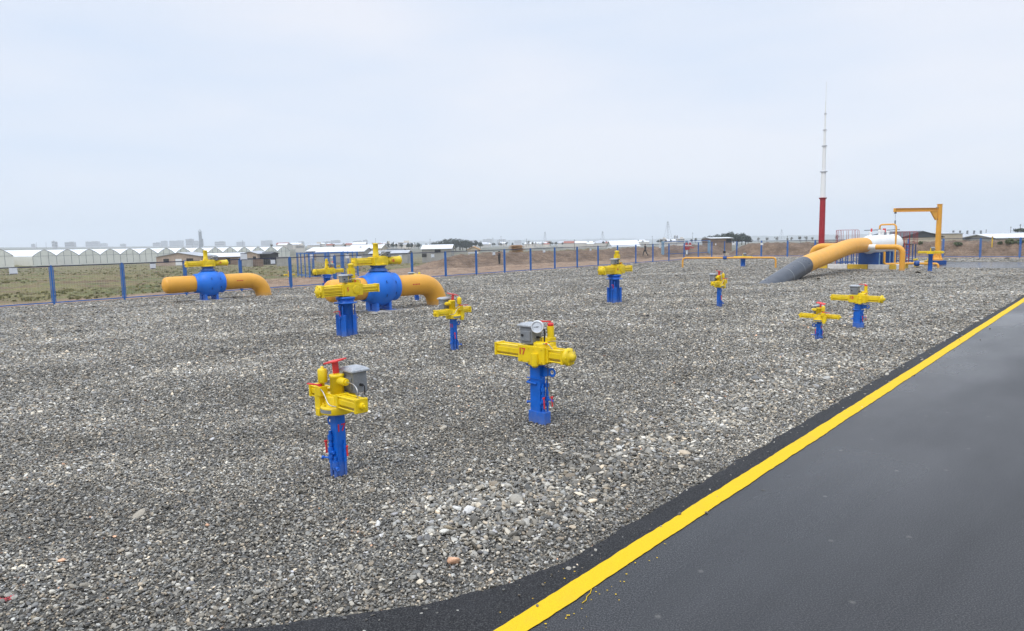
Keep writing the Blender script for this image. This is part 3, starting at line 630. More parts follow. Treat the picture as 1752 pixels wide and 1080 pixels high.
def big_actuator(t, h, num=None, tall=.76, fl=1):
    """long twin-cylinder operator with tall pump tube; h = underside"""
    z = h + .2
    mb = MB().box((.02, 0, z), (.66, .44, .36)); mb.lathe([(0, h - .02), (.24, h - .02), (.24, h + .06)], n=24); mb.lathe([(.14, -.222), (.14, -.24), (0, -.24)], (.12, 0, z), 'y', 24)
    mb.box((.06, .0, z + .2), (.44, .36, .06))
    for a in range(10): mb.cyl((.12 + .11 * math.cos(a * .628), -.24, z + .11 * math.sin(a * .628)), (.12 + .11 * math.cos(a * .628), -.252, z + .11 * math.sin(a * .628)), .012, n=6)
    part('housing', mb, 'yellow', t, .012)
    mb = tie_cyl(MB(), -.31, -1.05, z, .185, plate=.035)
    for zz in (-.09, 0, .09): mb.box((-.68, -.17, z + zz), (.7, .02, .03))
    part('cylinder', mb, 'yellow', t, .006)
    mb = MB().lathe([(0, .02), (.17, .02), (.19, 0), (.19, -.05), (.13, -.07), (.09, -.12), (0, -.12)], (-1.07, 0, z), 'x', 16)
    for a in range(8): mb.cyl((-1.15, .16 * math.cos(a * .785), z + .16 * math.sin(a * .785)), (-1.05, .16 * math.cos(a * .785), z + .16 * math.sin(a * .785)), .028, n=6)
    part('end_cap', mb, 'yellow', t)
    mb = tie_cyl(MB(), .35, 1.02, z, .135, plate=.03)
    for zz in (-.05, .05): mb.box((.68, -.122, z + zz), (.62, .02, .03))
    part('cylinder', mb, 'yellow', t, .006)
    mb = MB().lathe([(0, z + .2), (.13, z + .2), (.13, z + .3), (.095, z + .33), (.09, z + tall), (.1, z + tall + .01), (.1, z + tall + .05), (.05, z + tall + .07), (0, z + tall + .07)], (.12 * fl, .06, 0), n=20); mb.box((.12 * fl, .06, z + .5), (.17, .2, .34))
    mb.cyl((.12 * fl, .06, z + .27), (.12 * fl, -.13, z + .27), .05, n=12); mb.box((.2 * fl, -.02, z + .26), (.2, .16, .1))
    part('pump_tube', mb, 'yellow', t)
    control_box(t, (-.22 * fl, -.02, z + .34), (.22, .2, .2)); mb = MB().lathe([(0, z + .22), (.05, z + .22), (.05, z + .42), (.1, z + .44), (.11, z + .47), (.06, z + .5), (0, z + .5)], (-.03, -.1, 0), n=14); part('filter_pot', mb, 'grey', t)
    tubing(t, [(-.12, -.1, z + .3), (.0, -.2, z + .36), (.3, -.16, z + .3), (.34, -.1, z + .16)], .01)
    part('indicator', MB().beam((-.03, -.1, z + .5), (-.03, -.1, z + .6), .015, .015), 'red', t); part('pump_button', MB().cyl((.12, -.14, z + .27), (.12, -.16, z + .27), .03, n=8), 'red', t)
    if num: number(num, .17, t, (-.2, -.222, z + .02), '-y')
def round_valve(label, uvp, rz, s=1., num=None, fl=1, group='round pillar valve operators'):
    t = thing('valve_operator', label, 'valve', Wp(*uvp), rz, group, s)
    mb = MB().lathe([(.22, -.1), (.22, 1.02), (.36, 1.02), (.36, 1.05), (.26, 1.05), (.26, 1.16), (.3, 1.16), (.3, 1.22), (.2, 1.23)], n=32)
    for a in range(12): mb.cyl((.27 * math.cos(a * .5236), .27 * math.sin(a * .5236), 1.13), (.27 * math.cos(a * .5236), .27 * math.sin(a * .5236), 1.16), .025, n=6)
    part('post', mb, 'blue', t)
    mb = MB()
    for a in (-2.45, -.8, .75, 2.35):
        c, s2 = math.cos(a), math.sin(a); mb.box((.27 * c, .27 * s2, .28), (.1, .16, .74), a); mb.box((.30 * c, .30 * s2, .66), (.012, .2, .02), a)
    part('side_channel', mb, 'blue', t, .006)
    mb = standpipe(MB(), -.29, -.08, .98, .024, out=(-.05, -.1)); standpipe(mb, -.24, -.18, .9, .02); standpipe(mb, .29, -.05, .92, .02, out=(.1, 0)); part('drain_pipe', mb, 'blue', t)
    mb = MB().beam((-.32, -.14, .8), (-.62, -.3, .8), .025, .014); part('valve_handle', mb, 'red', t); red_lever(t, (-.36, -.2, .78), .14)
    k0 = list(t.children); big_actuator(t, 1.24, num=num, fl=fl)
    for c in t.children:
        if c not in k0: c.location.x += .17
    return t
slim_valve('nearest valve post, with sloping red T-shaped top and red 17 on its blue column', uv(G(582, 810)), AZ - math.pi / 2, .79, 1.0, '17', '+x', 1, -1)
rect_valve('yellow valve operator with round white pressure gauge and red 17 on its box', uv(G(921, 720)), AZ - math.pi / 2, .92, 1.0, '17', True, (.56, .31))
round_valve('large operator marked 5 on a fat round blue pillar before the nearer ball valve', uv(G(594, 573)), AZ, .98, '5')
slim_valve('slim valve post just right of the nearer big yellow pipe bend', uv(G(777, 597)), AZ, .82, 1.0, '15', '-x', -1, 1)
round_valve('large round-pillar valve marked 6 standing alone in mid yard before the blue fence', uv(G(1051, 517)), AZ, 1.0, '6')
slim_valve('slim valve post between the round-pillar valve and the black pipe end', uv(G(1230, 524)), AZ, .77, 1.0, None, '-x', -1, 1)
slim_valve('smallest slim valve post, left of the operator marked 18 near the road', uv(G(1401, 580)), AZ - math.pi / 2, .48, .78, '18', '+x', -1, -1)
rect_valve('yellow valve operator near the road with red 18 on its box and no gauge', uv(G(1467, 560)), AZ - math.pi / 2, .73, .86, '18', False, (.6, .42))
def small_flat_valve(label, uvp, rz, ph, L, r, group='plain blue pillar valves'):
    t = thing('valve_operator', label, 'valve', Wp(*uvp), rz, group)
    mb = MB().lathe([(r, -.05), (r, ph - .06), (r * 1.2, ph - .06), (r * 1.2, ph - .01)], n=24); mb.box((0, r, ph * .3), (r * .5, .05, ph * .6)); part('post', mb, 'blue', t)
    mb = MB().box((0, 0, ph + .1), (.42, .3, .2)); part('housing', mb, 'yellow', t, .01)
    part('cylinder', tie_cyl(MB(), -.2, -L / 2, ph + .12, .09), 'yellow', t); part('cylinder', tie_cyl(MB(), .2, L / 2, ph + .12, .09), 'yellow', t)
    control_box(t, (.12, .05, ph + .33), (.2, .18, .2)); part('pump_tube', MB().cyl((.0, .05, ph + .2), (.0, .05, ph + .42), .06), 'yellow', t); return t
small_flat_valve('plain blue pillar valve with a flat yellow operator in front of the crane foot', uv(G(1591, 464)), AZ - math.pi / 2, 1.22, 1.5, .14)
small_flat_valve('stubby blue pillar valve behind the low yellow pipe loop', uv(G(1271, 456)), AZ - math.pi / 2, .71, 1.65, .2)
round_valve('yellow valve operator showing above the pipe stub behind the one marked 5', uv(G(561, 501)), AZ, .86, None, -1)
slim_valve('slim valve mostly hidden behind the big yellow pipe, only its grey box and tube showing', uv(G(713, 514)), AZ, .82, .97, None, '-x', -1, 1, False)
slim_valve('small far valve operator inside the blue fenced cage', uv(G(571, 474)), AZ, .7, .9, None, '-x', 1, 1)
slim_valve('tiny valve with a black lever just beyond the fence left of the cage', uv(hit(496, 486)), AZ, .5, .62, None, '-x', 1, 1).location.z = float(T(*hit(496, 486)[:2])) + .05
# ---------------------------------------------------------------- pipelines with ball valves
def ball_pipeline(label, ub, v, num, s, end):
    t = thing('pipeline_valve', label, 'ball valve', Wp(ub, v), AZ, 'big blue ball valves on yellow pipe', s)
    zc, r, R = .92, .44, .745
    prof = [(r + .015, -.79), (r + .07, -.76), (r + .09, -.66)] + [(R * math.cos(a), R * math.sin(a)) for a in np.linspace(-.74, .74, 22)] + [(r + .14, .66), (r + .13, .74), (r + .05, .79), (r + .015, .8)]
    mb = MB().lathe(prof, (0, 0, zc), 'x', 48); ball = part('ball_body', mb, 'ballblue', t)
    mb = MB()
    for x in (-.56, -.1, .42, .56):
        rr = math.sqrt(max(.05, R * R - x * x)) if abs(x) < .6 else .6
        for a in np.linspace(.35, 5.9, 7 if x < .5 else 9):
            c = Vector((x, -rr * math.cos(a), zc + rr * math.sin(a))); n_ = (c - Vector((0, 0, zc))).normalized(); e = Vector((0, -math.sin(a), -math.cos(a)))
            for k in (-.04, .04): mb.cyl(c + e * k - n_ * .01, c + e * k + n_ * .035, .016, n=6)
            mb.beam(c - e * .04 + n_ * .03, c + e * .04 + n_ * .03, .02, .02)
    part('flange_bolts', mb, 'deepblue', ball)
    mb = MB().lathe([(.42, zc + .68), (.3, zc + .78), (.26, zc + .84), (.32, zc + .845), (.32, zc + .9), (.2, zc + .91)], n=28); part('neck', mb, 'deepblue', ball)
    mb = MB()
    for sx in (-1, 1): mb.box((sx * .3, -.16, .17), (.12, .36, .46)); mb.box((sx * .33, -.16, .012), (.34, .62, .03)); mb.box((sx * .3, .3, .17), (.12, .3, .46))
    part('stand', mb, 'ballblue', t, .006)
    mb = MB().tube([(-.7, 0, zc), (-2.05, 0, zc), (-2.13, 0, zc), (-2.24, 0, zc), (-2.32, 0, zc), (-2.37, 0, zc), (-2.4, 0, zc)], r, 40, rs=[r, r, r * .99, r * .93, r * .80, r * .55, r * .1]); part('pipe_stub', mb, 'ochre', t)
    mb = MB().tube(fillet([(.7, 0, zc), (end, 0, zc), (end, 0, -1.2)], 1.5, 20), r, 40); pe = part('pipe_bend', mb, 'ochre', t)
    mb = MB()
    for k in range(5): mb.box((1.42 + .075 * k, -r - .0005, zc + .05 + .0), (.05, .004, .04 if k % 2 else .055))
    part('flow_mark', mb, 'stencil', pe)
    mb = MB().lathe([(r + .004, 0.), (r + .004, .012)], (.86, 0, zc), 'x', 40); mb.lathe([(r + .004, 0.), (r + .004, .012)], (-.86, 0, zc), 'x', 40); part('weld_seam', mb, 'ochre', pe)
    e = thing('actuator', None, None); e.parent = t; e.location = (0, 0, 0)
    del e
    z0 = zc + .9
    mb = MB().box((.03, 0, z0 + .17), (.66, .44, .34)); mb.lathe([(0, z0), (.34, z0), (.34, z0 + .06), (.2, z0 + .07)], n=28); mb.lathe([(.2, -.212), (.2, -.23), (0, -.23)], (.05, 0, z0 + .15), 'y', 20); mb.box((.1, -.05, z0 + .33), (.36, .26, .08))
    part('housing', mb, 'yellow', t, .012)
    part('cylinder', tie_cyl(MB(), -.3, -1.12, z0 + .17, .16, plate=.03), 'yellow', t, .005)
    part('cylinder', MB().lathe([(0, .0), (.16, 0), (.16, .68), (.175, .69), (.175, .75), (.09, .77), (.06, .82), (0, .82)], (.33, 0, z0 + .17), 'x', 20), 'yellow', t)
    part('pump_tube', MB().lathe([(0, z0 + .28), (.13, z0 + .28), (.13, z0 + .42), (.115, z0 + .44), (.105, z0 + .84), (.115, z0 + .85), (.115, z0 + .88), (0, z0 + .9)], (-.08, .0, 0), n=18), 'yellow', t)
    control_box(t, (.42, -.05, z0 + .42), (.22, .2, .2)); tubing(t, [(.0, -.15, z0 + .4), (.2, -.2, z0 + .5), (.4, -.15, z0 + .56), (.5, -.1, z0 + .4)], .012); tubing(t, [(.05, 0, z0 + .5), (.2, 0, z0 + .6), (.5, .05, z0 + .6)], .012)
    part('filter_pot', MB().lathe([(0, z0 + .36), (.06, z0 + .36), (.06, z0 + .5), (.03, z0 + .56), (0, z0 + .56)], (.17, -.1, 0), n=12), 'grey', t)
    number(num, .17, t, (.62, -.166, z0 + .17), '-y'); return t
ball_pipeline('farther blue ball valve with domed pipe stub, left, backed by the field fence', 14.62, 36.75, '19', .96, 3.12)
ball_pipeline('nearer blue ball valve behind the operator marked 5, with its pipe bending down right', 16.62, 24.1, '18', 1.04, 3.0)
for o in [o for o in bpy.data.objects if o.name.startswith('actuator')]: bpy.data.objects.remove(o)
def pad(label, ub, v, a, b):
    mb = MB(); pts = [(x + random.uniform(-.05, .05), y + random.uniform(-.05, .05)) for x, y in ((-a, -b), (-a * .3, -b * 1.05), (a * .4, -b * .95), (a, -b), (a * 1.02, 0), (a, b), (0, b), (-a, b))]
    mb.prism(pts, -.1, .012, 'xy'); return solo('concrete_pad', mb, 'conc', label, 'concrete pad', Wp(ub, v), AZ, 'rough pads under the ball valves')
pad('rough concrete pad under the farther blue ball valve', 14.7, 36.7, .85, .75); pad('rough concrete pad under the nearer blue ball valve', 16.75, 24.0, .95, .85)
for i, (px, py, s) in enumerate([(655, 536, .16), (641, 538, .11), (668, 537, .09), (341, 517, .13)]):
    mb = MB(); bm = bmesh.new(); bmesh.ops.create_icosphere(bm, subdivisions=2, radius=1)
    for v in bm.verts: v.co = Vector((v.co.x * 1.3, v.co.y, v.co.z * .55)) * s * random.uniform(.82, 1.15)
    mb.add([v.co for v in bm.verts], [[v.index for v in f.verts] for f in bm.faces]); bm.free()
    solo('concrete_lump', mb, 'conc', ['largest pale concrete lump at the foot of the nearer ball valve', 'flat concrete lump left of the largest one by the nearer ball valve', 'small concrete lump right of the largest one by the nearer ball valve', 'concrete lump at the foot of the farther ball valve'][i], 'rubble', G(px, py) + [0, 0, .03], i)
# ---------------------------------------------------------------- low yellow pipe loop
p0, p1 = G(1168, 458), G(1327, 458.5); d = p1 - p0; L = float(np.linalg.norm(d)); rz = math.atan2(d[1], d[0])
t = thing('pipe_loop', 'thin yellow pipe loop rising from the gravel in front of the far fence corner', 'pipe', p0, rz)
part('pipe', MB().tube(fillet([(0, 0, -.3), (0, 0, .86), (L, 0, .86), (L, 0, -.3)], .3), .075, 14), 'ochre', t)
xb = L * .47
part('ball_valve', MB().lathe([(.08, -.16), (.14, -.15), (.15, -.09), (.17, 0), (.15, .09), (.14, .15), (.08, .16)], (xb, 0, .86), 'x', 18), 'deepblue', t)
mb = MB().cyl((xb, 0, 1.0), (xb, 0, 1.2), .05); mb.box((xb + .12, 0, 1.2), (.34, .16, .14)); part('valve_operator', mb, 'beige', t, .01); part('control_box', MB().box((xb - .05, -.02, 1.36), (.2, .2, .18)), 'black', t, .01)
# ---------------------------------------------------------------- pig launcher
T0 = np.array([27.2, 52.6, 0.]); t = thing('pig_launcher', 'white pressure barrel with a huge yellow and grey pipe sloping into the gravel', 'pipeline launcher', T0, AZ)
ZC = 1.86
prof = [(.57, -.15), (.60, .25), (.70, .9), (.72, 1.05), (.72, 6.9), (.76, 6.92), (.76, 7.15), (.72, 7.17), (.70, 7.35), (.58, 7.6), (.36, 7.76), (.0, 7.82)]
part('barrel', MB().lathe(prof, (0, 0, ZC), 'x', 40), 'white', t)
pts = [(-.1, 0, ZC), (-1.5, 0, ZC), (-3.2, 0, ZC - .04), (-5.3, 0, ZC - .24), (-8.0, 0, ZC - .58), (-11.8, 0, .80)]
def cr(pts, n=8):
    P_ = [Vector(p) for p in pts]; out = []
    for i in range(len(P_) - 1):
        a, b, c, d = P_[max(i - 1, 0)], P_[i], P_[i + 1], P_[min(i + 2, len(P_) - 1)]
        for k in range(n):
            s = k / n; out.append(.5 * ((2 * b) + (c - a) * s + (2 * a - 5 * b + 4 * c - d) * s * s + (3 * b - a - 3 * c + d) * s ** 3))
    return out + [P_[-1]]
c_ = cr(pts + [(-15.2, 0, .08), (-19, 0, -.75)]); ia = min(range(len(c_)), key=lambda i: abs(c_[i].x + 11.8))
part('yellow_pipe', MB().tube(c_[:ia + 1], .565, 40), 'ochre', t)
gp = part('wrapped_pipe_end', MB().tube(c_[ia:], .578, 40), 'pipegrey', t, label='grey wrapped lower end of the pipe')
mb = MB()
for x in (-13.2, -14.6): k = min(range(len(c_)), key=lambda i: abs(c_[i].x - x)); dd = (c_[k + 1] - c_[k - 1]).normalized(); mb.tube([c_[k] - dd * .03, c_[k] + dd * .03], .583, 40)
part('wrap_band', mb, 'grey', gp)
sp = G(1543, 463); su, sv = uv(sp); tu, tv = uv(T0); xs = su - tu; ys = sv - tv
def side_pipe(x, y, r, z=1.72, nm='side_pipe'):
    return part(nm, MB().tube(fillet([(x, .5 * np.sign(y), z), (x, y, z), (x, y, -.4)], .55, 12), r, 24), 'ochre', t)
mb = MB().cyl((xs, -.4, 1.72), (xs, -1.02, 1.72), .2, n=20)
part('nozzle', mb, 'white', t); part('side_pipe', MB().tube(fillet([(xs, -1.0, 1.72), (xs, min(ys, -2.2), 1.72), (xs, min(ys, -2.2), -.4)], .55, 12), .19, 24), 'ochre', t)
part('side_pipe', MB().tube(fillet([(-2.2, .4, 1.78), (-2.2, 3.1, 1.78), (-2.2, 3.1, -.4)], .8, 12), .27, 24), 'ochre', t)
# saddles
mb = MB()
for x, wd in ((.95, .9), (3.6, .9)):
    mb.box((x, 0, .62), (.05, 1.5, 1.28)); mb.box((x + wd, 0, .62), (.05, 1.5, 1.28)); mb.box((x + wd / 2, -.62, .55), (wd - .06, .05, 1.1)); mb.box((x + wd / 2, .62, .55), (wd - .06, .05, 1.1)); mb.box((x + wd / 2, 0, .0), (wd + .3, 1.7, .04))
part('saddle', mb, 'deepblue', t)
mb = MB()
for x in (.92, 1.88, 3.57, 4.53): mb.box((x, -.78, .62), (.05, .06, 1.28))
part('saddle_rib', mb, 'lightblue', t)
# top fittings
mb = MB()
for x, h_ in ((1.2, .28), (3.4, .45), (4.2, .4), (5.6, .34)): mb.cyl((x, 0, ZC + .6), (x, 0, ZC + .72 + h_ * .6), .11, n=12); mb.cyl((x, 0, ZC + .72 + h_ * .6), (x, 0, ZC + .72 + h_), .15, n=12)
part('top_nozzle', mb, 'white', t)
mb = MB()
for x in (1.2, 4.2, 4.6): mb.cyl((x, -.05, ZC + .95), (x, -.05, ZC + 1.25), .06, n=10)
part('safety_valve', mb, 'red', t)
mb = MB().cyl((3.4, 0, ZC + 1.1), (3.4, 0, ZC + 1.22), .1, n=10); mb.beam((2.6, .9, ZC + 1.12), (3.4, 0, ZC + 1.14), .05, .05); mb.beam((4.2, -.3, ZC + 1.1), (5.4, -.9, ZC + 1.14), .05, .05); part('vent_valve', mb, 'black', t)
part('vent_pipe', MB().tube(fillet([(3.4, 0, ZC + 1.1), (3.4, 0, ZC + 1.55), (3.2, -1.25, ZC + 1.55), (3.2, -1.25, .15)], .3), .065, 14), 'ochre', t)
part('drain_pipe', MB().tube(fillet([(1.7, -.9, 1.3), (1.7, -.9, .34), (3.4, -2.3, .34), (3.4, -4.2, .34), (3.4, -4.2, -.2)], .22), .085, 14), 'ochre', t)
part('drain_valve', MB().lathe([(.09, -.2), (.2, -.14), (.22, 0), (.2, .14), (.09, .2)], (3.4, -2.75, .34), 'y', 16), 'deepblue', t)
mb = MB()
for x, y in ((4.4, -2.4), (5.2, -3.2)): mb.box((x, y, .62), (.9, .16, .12)); mb.cyl((x, y, .1), (x, y, .6), .06)
part('drain_operator', mb, 'yellow', t, .01)
# access platforms
def platform(label, x, y, top, W=1.9, Dp=1.0, hoop=False, lat=0):
    q = P(x, 440, y); q[2] = 0; p = thing('access_platform', label, 'platform', q, AZ + math.pi / 2, 'railed access platforms beside the launcher')
    mb = MB()
    for a in (0, W / 3, 2 * W / 3, W):
        for b in (0, Dp): mb.box((a, b, top / 2), (.07, .07, top))
    mb.beam((0, 0, .25), (W, 0, .25), .08, .08); mb.beam((0, Dp, .25), (W, Dp, .25), .08, .08); part('frame', mb, 'deepblue', p)
    part('deck', MB().box((W / 2, Dp / 2, top + .03), (W + .2, Dp + .2, .06)), 'black', p)
    mb = MB(); r = .017
    for b in (0, Dp):
        for a in (0, W / 3, 2 * W / 3, W): mb.cyl((a, b, top), (a, b, top + 1.05), r, n=6)
        mb.tube(fillet([(-.12, b, top), (-.12, b, top + 1.1), (W + .12, b, top + 1.1), (W + .12, b, top)], .15), r, 6)
    part('railing', mb, 'dkred', p)
    mb = MB(); lx = .25 if lat == 0 else W + .2
    if lat == 0: ly = -.25
    A2 = [(lx, .25), (lx, .7)] if lat else [(lx, Dp + .2), (lx + .36, Dp + .2)]
    for a, b in A2: mb.cyl((a, b, 0), (a, b, top + 1.1), r * 1.3, n=6)
    for z in np.arange(.25, top + .1, .28): mb.cyl((*A2[0], z), (*A2[1], z), r, n=6)
    if hoop:
        for z in (top + .3, top + .8): mb.tube([(W - .1 + .2 * math.sin(a), Dp + .1 + .3 * math.cos(a), z) for a in np.linspace(0, 6.0, 12)], .02, 6)
    part('ladder', mb, 'dkred', p); return p
platform('railed platform with blue legs left of the white barrel', 1466, 60, 1.95, 1.35, .9, False, 1)
platform('railed platform with a tall caged red ladder right of the barrel door', 1566, 60.5, 1.68, 1.5, .9, True, 0)
# painted kerb round the pad
ku, kv = uv(G(1531, 461.2)); NB = 4; PL = 9.5
tag(part('pad_surface', MB().prism([tuple(Wp(a, b)[:2]) for a, b in ((ku + .1, kv - .1 + .2), (ku + PL, kv + .1), (ku + PL, kv + 6.4), (ku + .1, kv + 6.4))], -.05, .03, 'xy'), 'conc', None), kind='structure')
def kerb(a, b, col, label):
    a, b = np.array(a), np.array(b); c = (a + b) / 2; L_ = float(np.linalg.norm(b - a)); ang = math.atan2(*(b - a)[::-1])
    mb = MB().box((0, 0, .08), (L_ - .015, .18, .54)); o = solo('kerb_stone', mb, col, label, 'kerb', Wp(*c), AZ + ang, 'yellow and white kerb stones round the launcher pad')
    md = o.modifiers.new('bevel', 'BEVEL'); md.width = .02; md.segments = 2; return o
for k in range(NB):
    col = ['kyellow', 'kwhite'][k % 2]
    nmz = ['outermost yellow kerb stone at the left end of the row before the barrel', 'white kerb stone between the two yellow ones before the barrel', 'yellow kerb stone below the blue saddle of the barrel', 'white kerb stone left of the foot of the curved side pipe'][k]
    kerb((ku, kv + 6.4 - 1.5 * k - .02), (ku, kv + 6.4 - 1.5 * (k + 1)), col, nmz)
kerb((ku, kv + .38), (ku, kv - .08), 'kyellow', 'short orange-yellow corner kerb stone beside the side pipe foot')
rl = ['white kerb stone just right of the side pipe foot', 'yellow kerb stone second along the right side of the pad', 'white kerb stone third along the right side of the pad', 'yellow kerb stone fourth along the right side of the pad', 'white kerb stone left of the crane plinth', 'pale yellow kerb stone at the far end beside the crane plinth']
for k in range(6): kerb((ku + .1 + 1.55 * k, kv), (ku + .1 + 1.55 * (k + 1), kv), ['kwhite', 'kyellow'][k % 2], rl[k])
# ---------------------------------------------------------------- jib crane
cb = G(1603, 452.5); tip = P(1530.5, 357.5, 56.4); t = thing('jib_crane', 'yellow jib crane on a dark blue plinth beside the launcher', 'crane', cb, 0)
part('plinth', MB().prism([(-.5, -.5), (.5, -.5), (.5, .5), (-.5, .5)], -.1, .34, 'xy'), 'deepblue', t, .02)
mb = MB().tube([(0, 0, .34), (0, 0, 5.02)], .2, 20, rs=[.22, .19]); mb.cyl((0, 0, .34), (0, 0, .40), .42, n=20); mb.cyl((0, 0, 5.02), (0, 0, 5.06), .23, n=20)
for a in range(8):
    c, s2 = math.cos(a * .785), math.sin(a * .785); mb.beam((.16 * c, .16 * s2, .75), (.39 * c, .39 * s2, .42), .02, .3, up=(-s2, c, 0))
    mb.add([(.15 * c - .01 * s2, .15 * s2 + .01 * c, .4), (.4 * c - .01 * s2, .4 * s2 + .01 * c, .4), (.15 * c - .01 * s2, .15 * s2 + .01 * c, 1.25), (.15 * c + .01 * s2, .15 * s2 - .01 * c, .4), (.4 * c + .01 * s2, .4 * s2 - .01 * c, .4), (.15 * c + .01 * s2, .15 * s2 - .01 * c, 1.25)], [(0, 1, 2), (5, 4, 3), (1, 4, 5, 2)])
part('post', mb, 'ochre', t)
dj = (tip - cb)[:2]; Lj = float(np.hypot(*dj)); dj = dj / Lj
jib = lambda s, z: (dj[0] * s, dj[1] * s, z)
mb = MB().beam(jib(.3, 4.74), jib(Lj, 4.72), .2, .03); mb.beam(jib(.3, 4.60), jib(Lj, 4.58), .02, .26); mb.beam(jib(.3, 4.46), jib(Lj, 4.44), .2, .03); mb.beam(jib(Lj, 4.72), jib(Lj, 4.44), .2, .02, up=(dj[0], dj[1], 0))
sd_ = np.array([-dj[1], dj[0]])
def tri(th): return [tuple(np.array(jib(s, z)) + np.array([sd_[0], sd_[1], 0]) * th) for s, z in ((.32, 4.46), (1.0, 4.46), (.42, 3.72), (.32, 3.72))]
mb.add(tri(.07) + tri(-.07), [(0, 1, 2, 3), (7, 6, 5, 4), (0, 4, 5, 1), (1, 5, 6, 2), (2, 6, 7, 3), (3, 7, 4, 0)]); part('jib', mb, 'ochre', t, .004)
mb = MB()
for z in (4.78, 3.82): mb.beam(jib(.1, z), jib(.36, z), .1, .05)
part('pivot_bracket', mb, 'grey', t)
mb = MB().box(jib(Lj - .12, 4.36), (.12, .12, .14)); mb.cyl(jib(Lj - .12, 4.3), jib(Lj - .12, 2.5), .012, n=6); mb.cyl(jib(Lj - .12, 3.75), jib(Lj - .12, 3.45), .05, n=8); mb.tube([(dj[0] * (Lj - .12) + .06 * math.sin(a), dj[1] * (Lj - .12), 2.44 + .06 * math.cos(a)) for a in np.linspace(0, 4.4, 10)], .014, 6); part('hoist_chain', mb, 'fardark', t)
# ---------------------------------------------------------------- lightning mast
mp_ = P(1404.5, 449, 66); mp_[2] = 0; t = thing('lightning_mast', 'very tall telescopic mast, red at the foot and white above', 'mast', mp_, 0)
zy = [zat(mp_[0], mp_[1], y) for y in (339, 294, 250, 222.6, 195, 174, 140)]
rad = [.27, .235, .17, .115, .075, .045, .022, .012]
mb = MB().tube([(0, 0, -.2), (0, 0, zy[0])], .27, 20, rs=[.28, .255]); mb.cyl((0, 0, zy[0] - .12), (0, 0, zy[0] + .03), .28, .38, 20); part('lower_section', mb, 'dkred', t)
for k in range(6):
    mb = MB().tube([(0, 0, zy[k]), (0, 0, zy[k + 1])], rad[k + 1], 16, rs=[rad[k + 1], rad[k + 1] * .9])
    part('mast_section', mb, 'white', t)
    if k < 4:
        part('flange', MB().cyl((0, 0, zy[k + 1] - .03), (0, 0, zy[k + 1] + .03), rad[k + 1] * 1.3 + .03, n=14), 'groof', t)
# ---------------------------------------------------------------- fences
SP = 3.2813
fA = uv(G(93, 521))[0]
POST = MB().box((0, 0, .98), (.08, .08, 2.06)).mesh('post', 'fenceblue')
STILE = MB()
for x in (-.075, SP - .075 - .06 - .0): pass
def panel_mesh(Ls):
    mb = MB()
    for x in (.085, Ls - .085): mb.box((x, 0, 1.0), (.035, .035, 1.84))
    mb.box((Ls / 2, 0, .1), (Ls - .1, .045, .05)); return mb.mesh('panel', 'fenceblue')
def rail_mesh(Ls): return MB().box((Ls / 2, 0, 1.955), (Ls - .085, .05, .05)).mesh('top_rail', 'railblue')
def wire_mesh(Ls):
    mb = MB()
    for z in np.arange(.2, 1.9, .2): mb.beam((.1, 0, z), (Ls - .1, 0, z), .003, .003)
    for x in np.arange(.2, Ls - .1, .12): mb.beam((x, 0, .12), (x, 0, 1.93), .003, .003)
    return mb.mesh('wire_mesh', 'steel')
def fence(name, label, a, n, ang, Ls, group=None, post=POST, xs_skip=()):
    t = thing(name, label, 'fence', a, ang, group); pm, rm, wm = panel_mesh(Ls), rail_mesh(Ls), wire_mesh(Ls)
    for i in range(n + 1):
        o = part('post', post, None, t); o.location = (i * Ls, 0, 0)
        if i < n and i not in xs_skip:
            o = part('panel', pm, None, t); o.location = (i * Ls, 0, 0); part('top_rail', rm, None, o); part('wire_mesh', wm, None, o)
    return t
i0 = -3; nF = 23 - i0
fence('fence', 'long blue mesh fence running from the left along the dirt track', Wp(fA + i0 * SP, VF), nF, AZ, SP)
uc = fA + (i0 + nF) * SP
fence('fence', 'blue mesh fence across the back of the yard before the soil bank', Wp(uc, VF), 13, AZ - math.pi / 2, SP * 1.01)
# cage beyond the fence
cq = [uv(hit(*p)) for p in ((530, 476), (613, 472.5))]; cz = float(T(*Wp(*cq[0])[:2]))
du = cq[1][0] - cq[0][0]; dv = cq[1][1] - cq[0][1]; Lc = math.hypot(du, dv); angc = math.atan2(dv, du)
t = thing('fence_cage', 'separate blue mesh cage standing in the field just beyond the fence', 'fence', (*Wp(*cq[0])[:2], cz), AZ + angc)
pm, rm, wm = panel_mesh(Lc / 3), rail_mesh(Lc / 3), wire_mesh(Lc / 3)
RB = MB().box((Lc / 6, 0, 1.955), (Lc / 3 - .085, .05, .05)).mesh('top_rail', 'fenceblue')
for (ox, oy, rz_) in ((0, 0, 0), (Lc / 3, 0, 0), (2 * Lc / 3, 0, 0), (0, 0, 1.5708), (0, Lc / 3, 1.5708), (0, 2 * Lc / 3, 1.5708), (Lc, 0, 1.5708), (Lc, Lc / 3, 1.5708), (Lc, 2 * Lc / 3, 1.5708), (0, Lc, 0), (Lc / 3, Lc, 0), (2 * Lc / 3, Lc, 0)):
    o = part('panel', pm, None, t); o.location = (ox, oy, 0); o.rotation_euler = (0, 0, rz_); part('top_rail', RB, None, o); part('wire_mesh', wm, None, o)
for k in range(4):
    for q in ((k * Lc / 3, 0), (k * Lc / 3, Lc)) + (((0, k * Lc / 3), (Lc, k * Lc / 3)) if k in (1, 2) else ()): o = part('post', POST, None, t); o.location = (*q, 0)
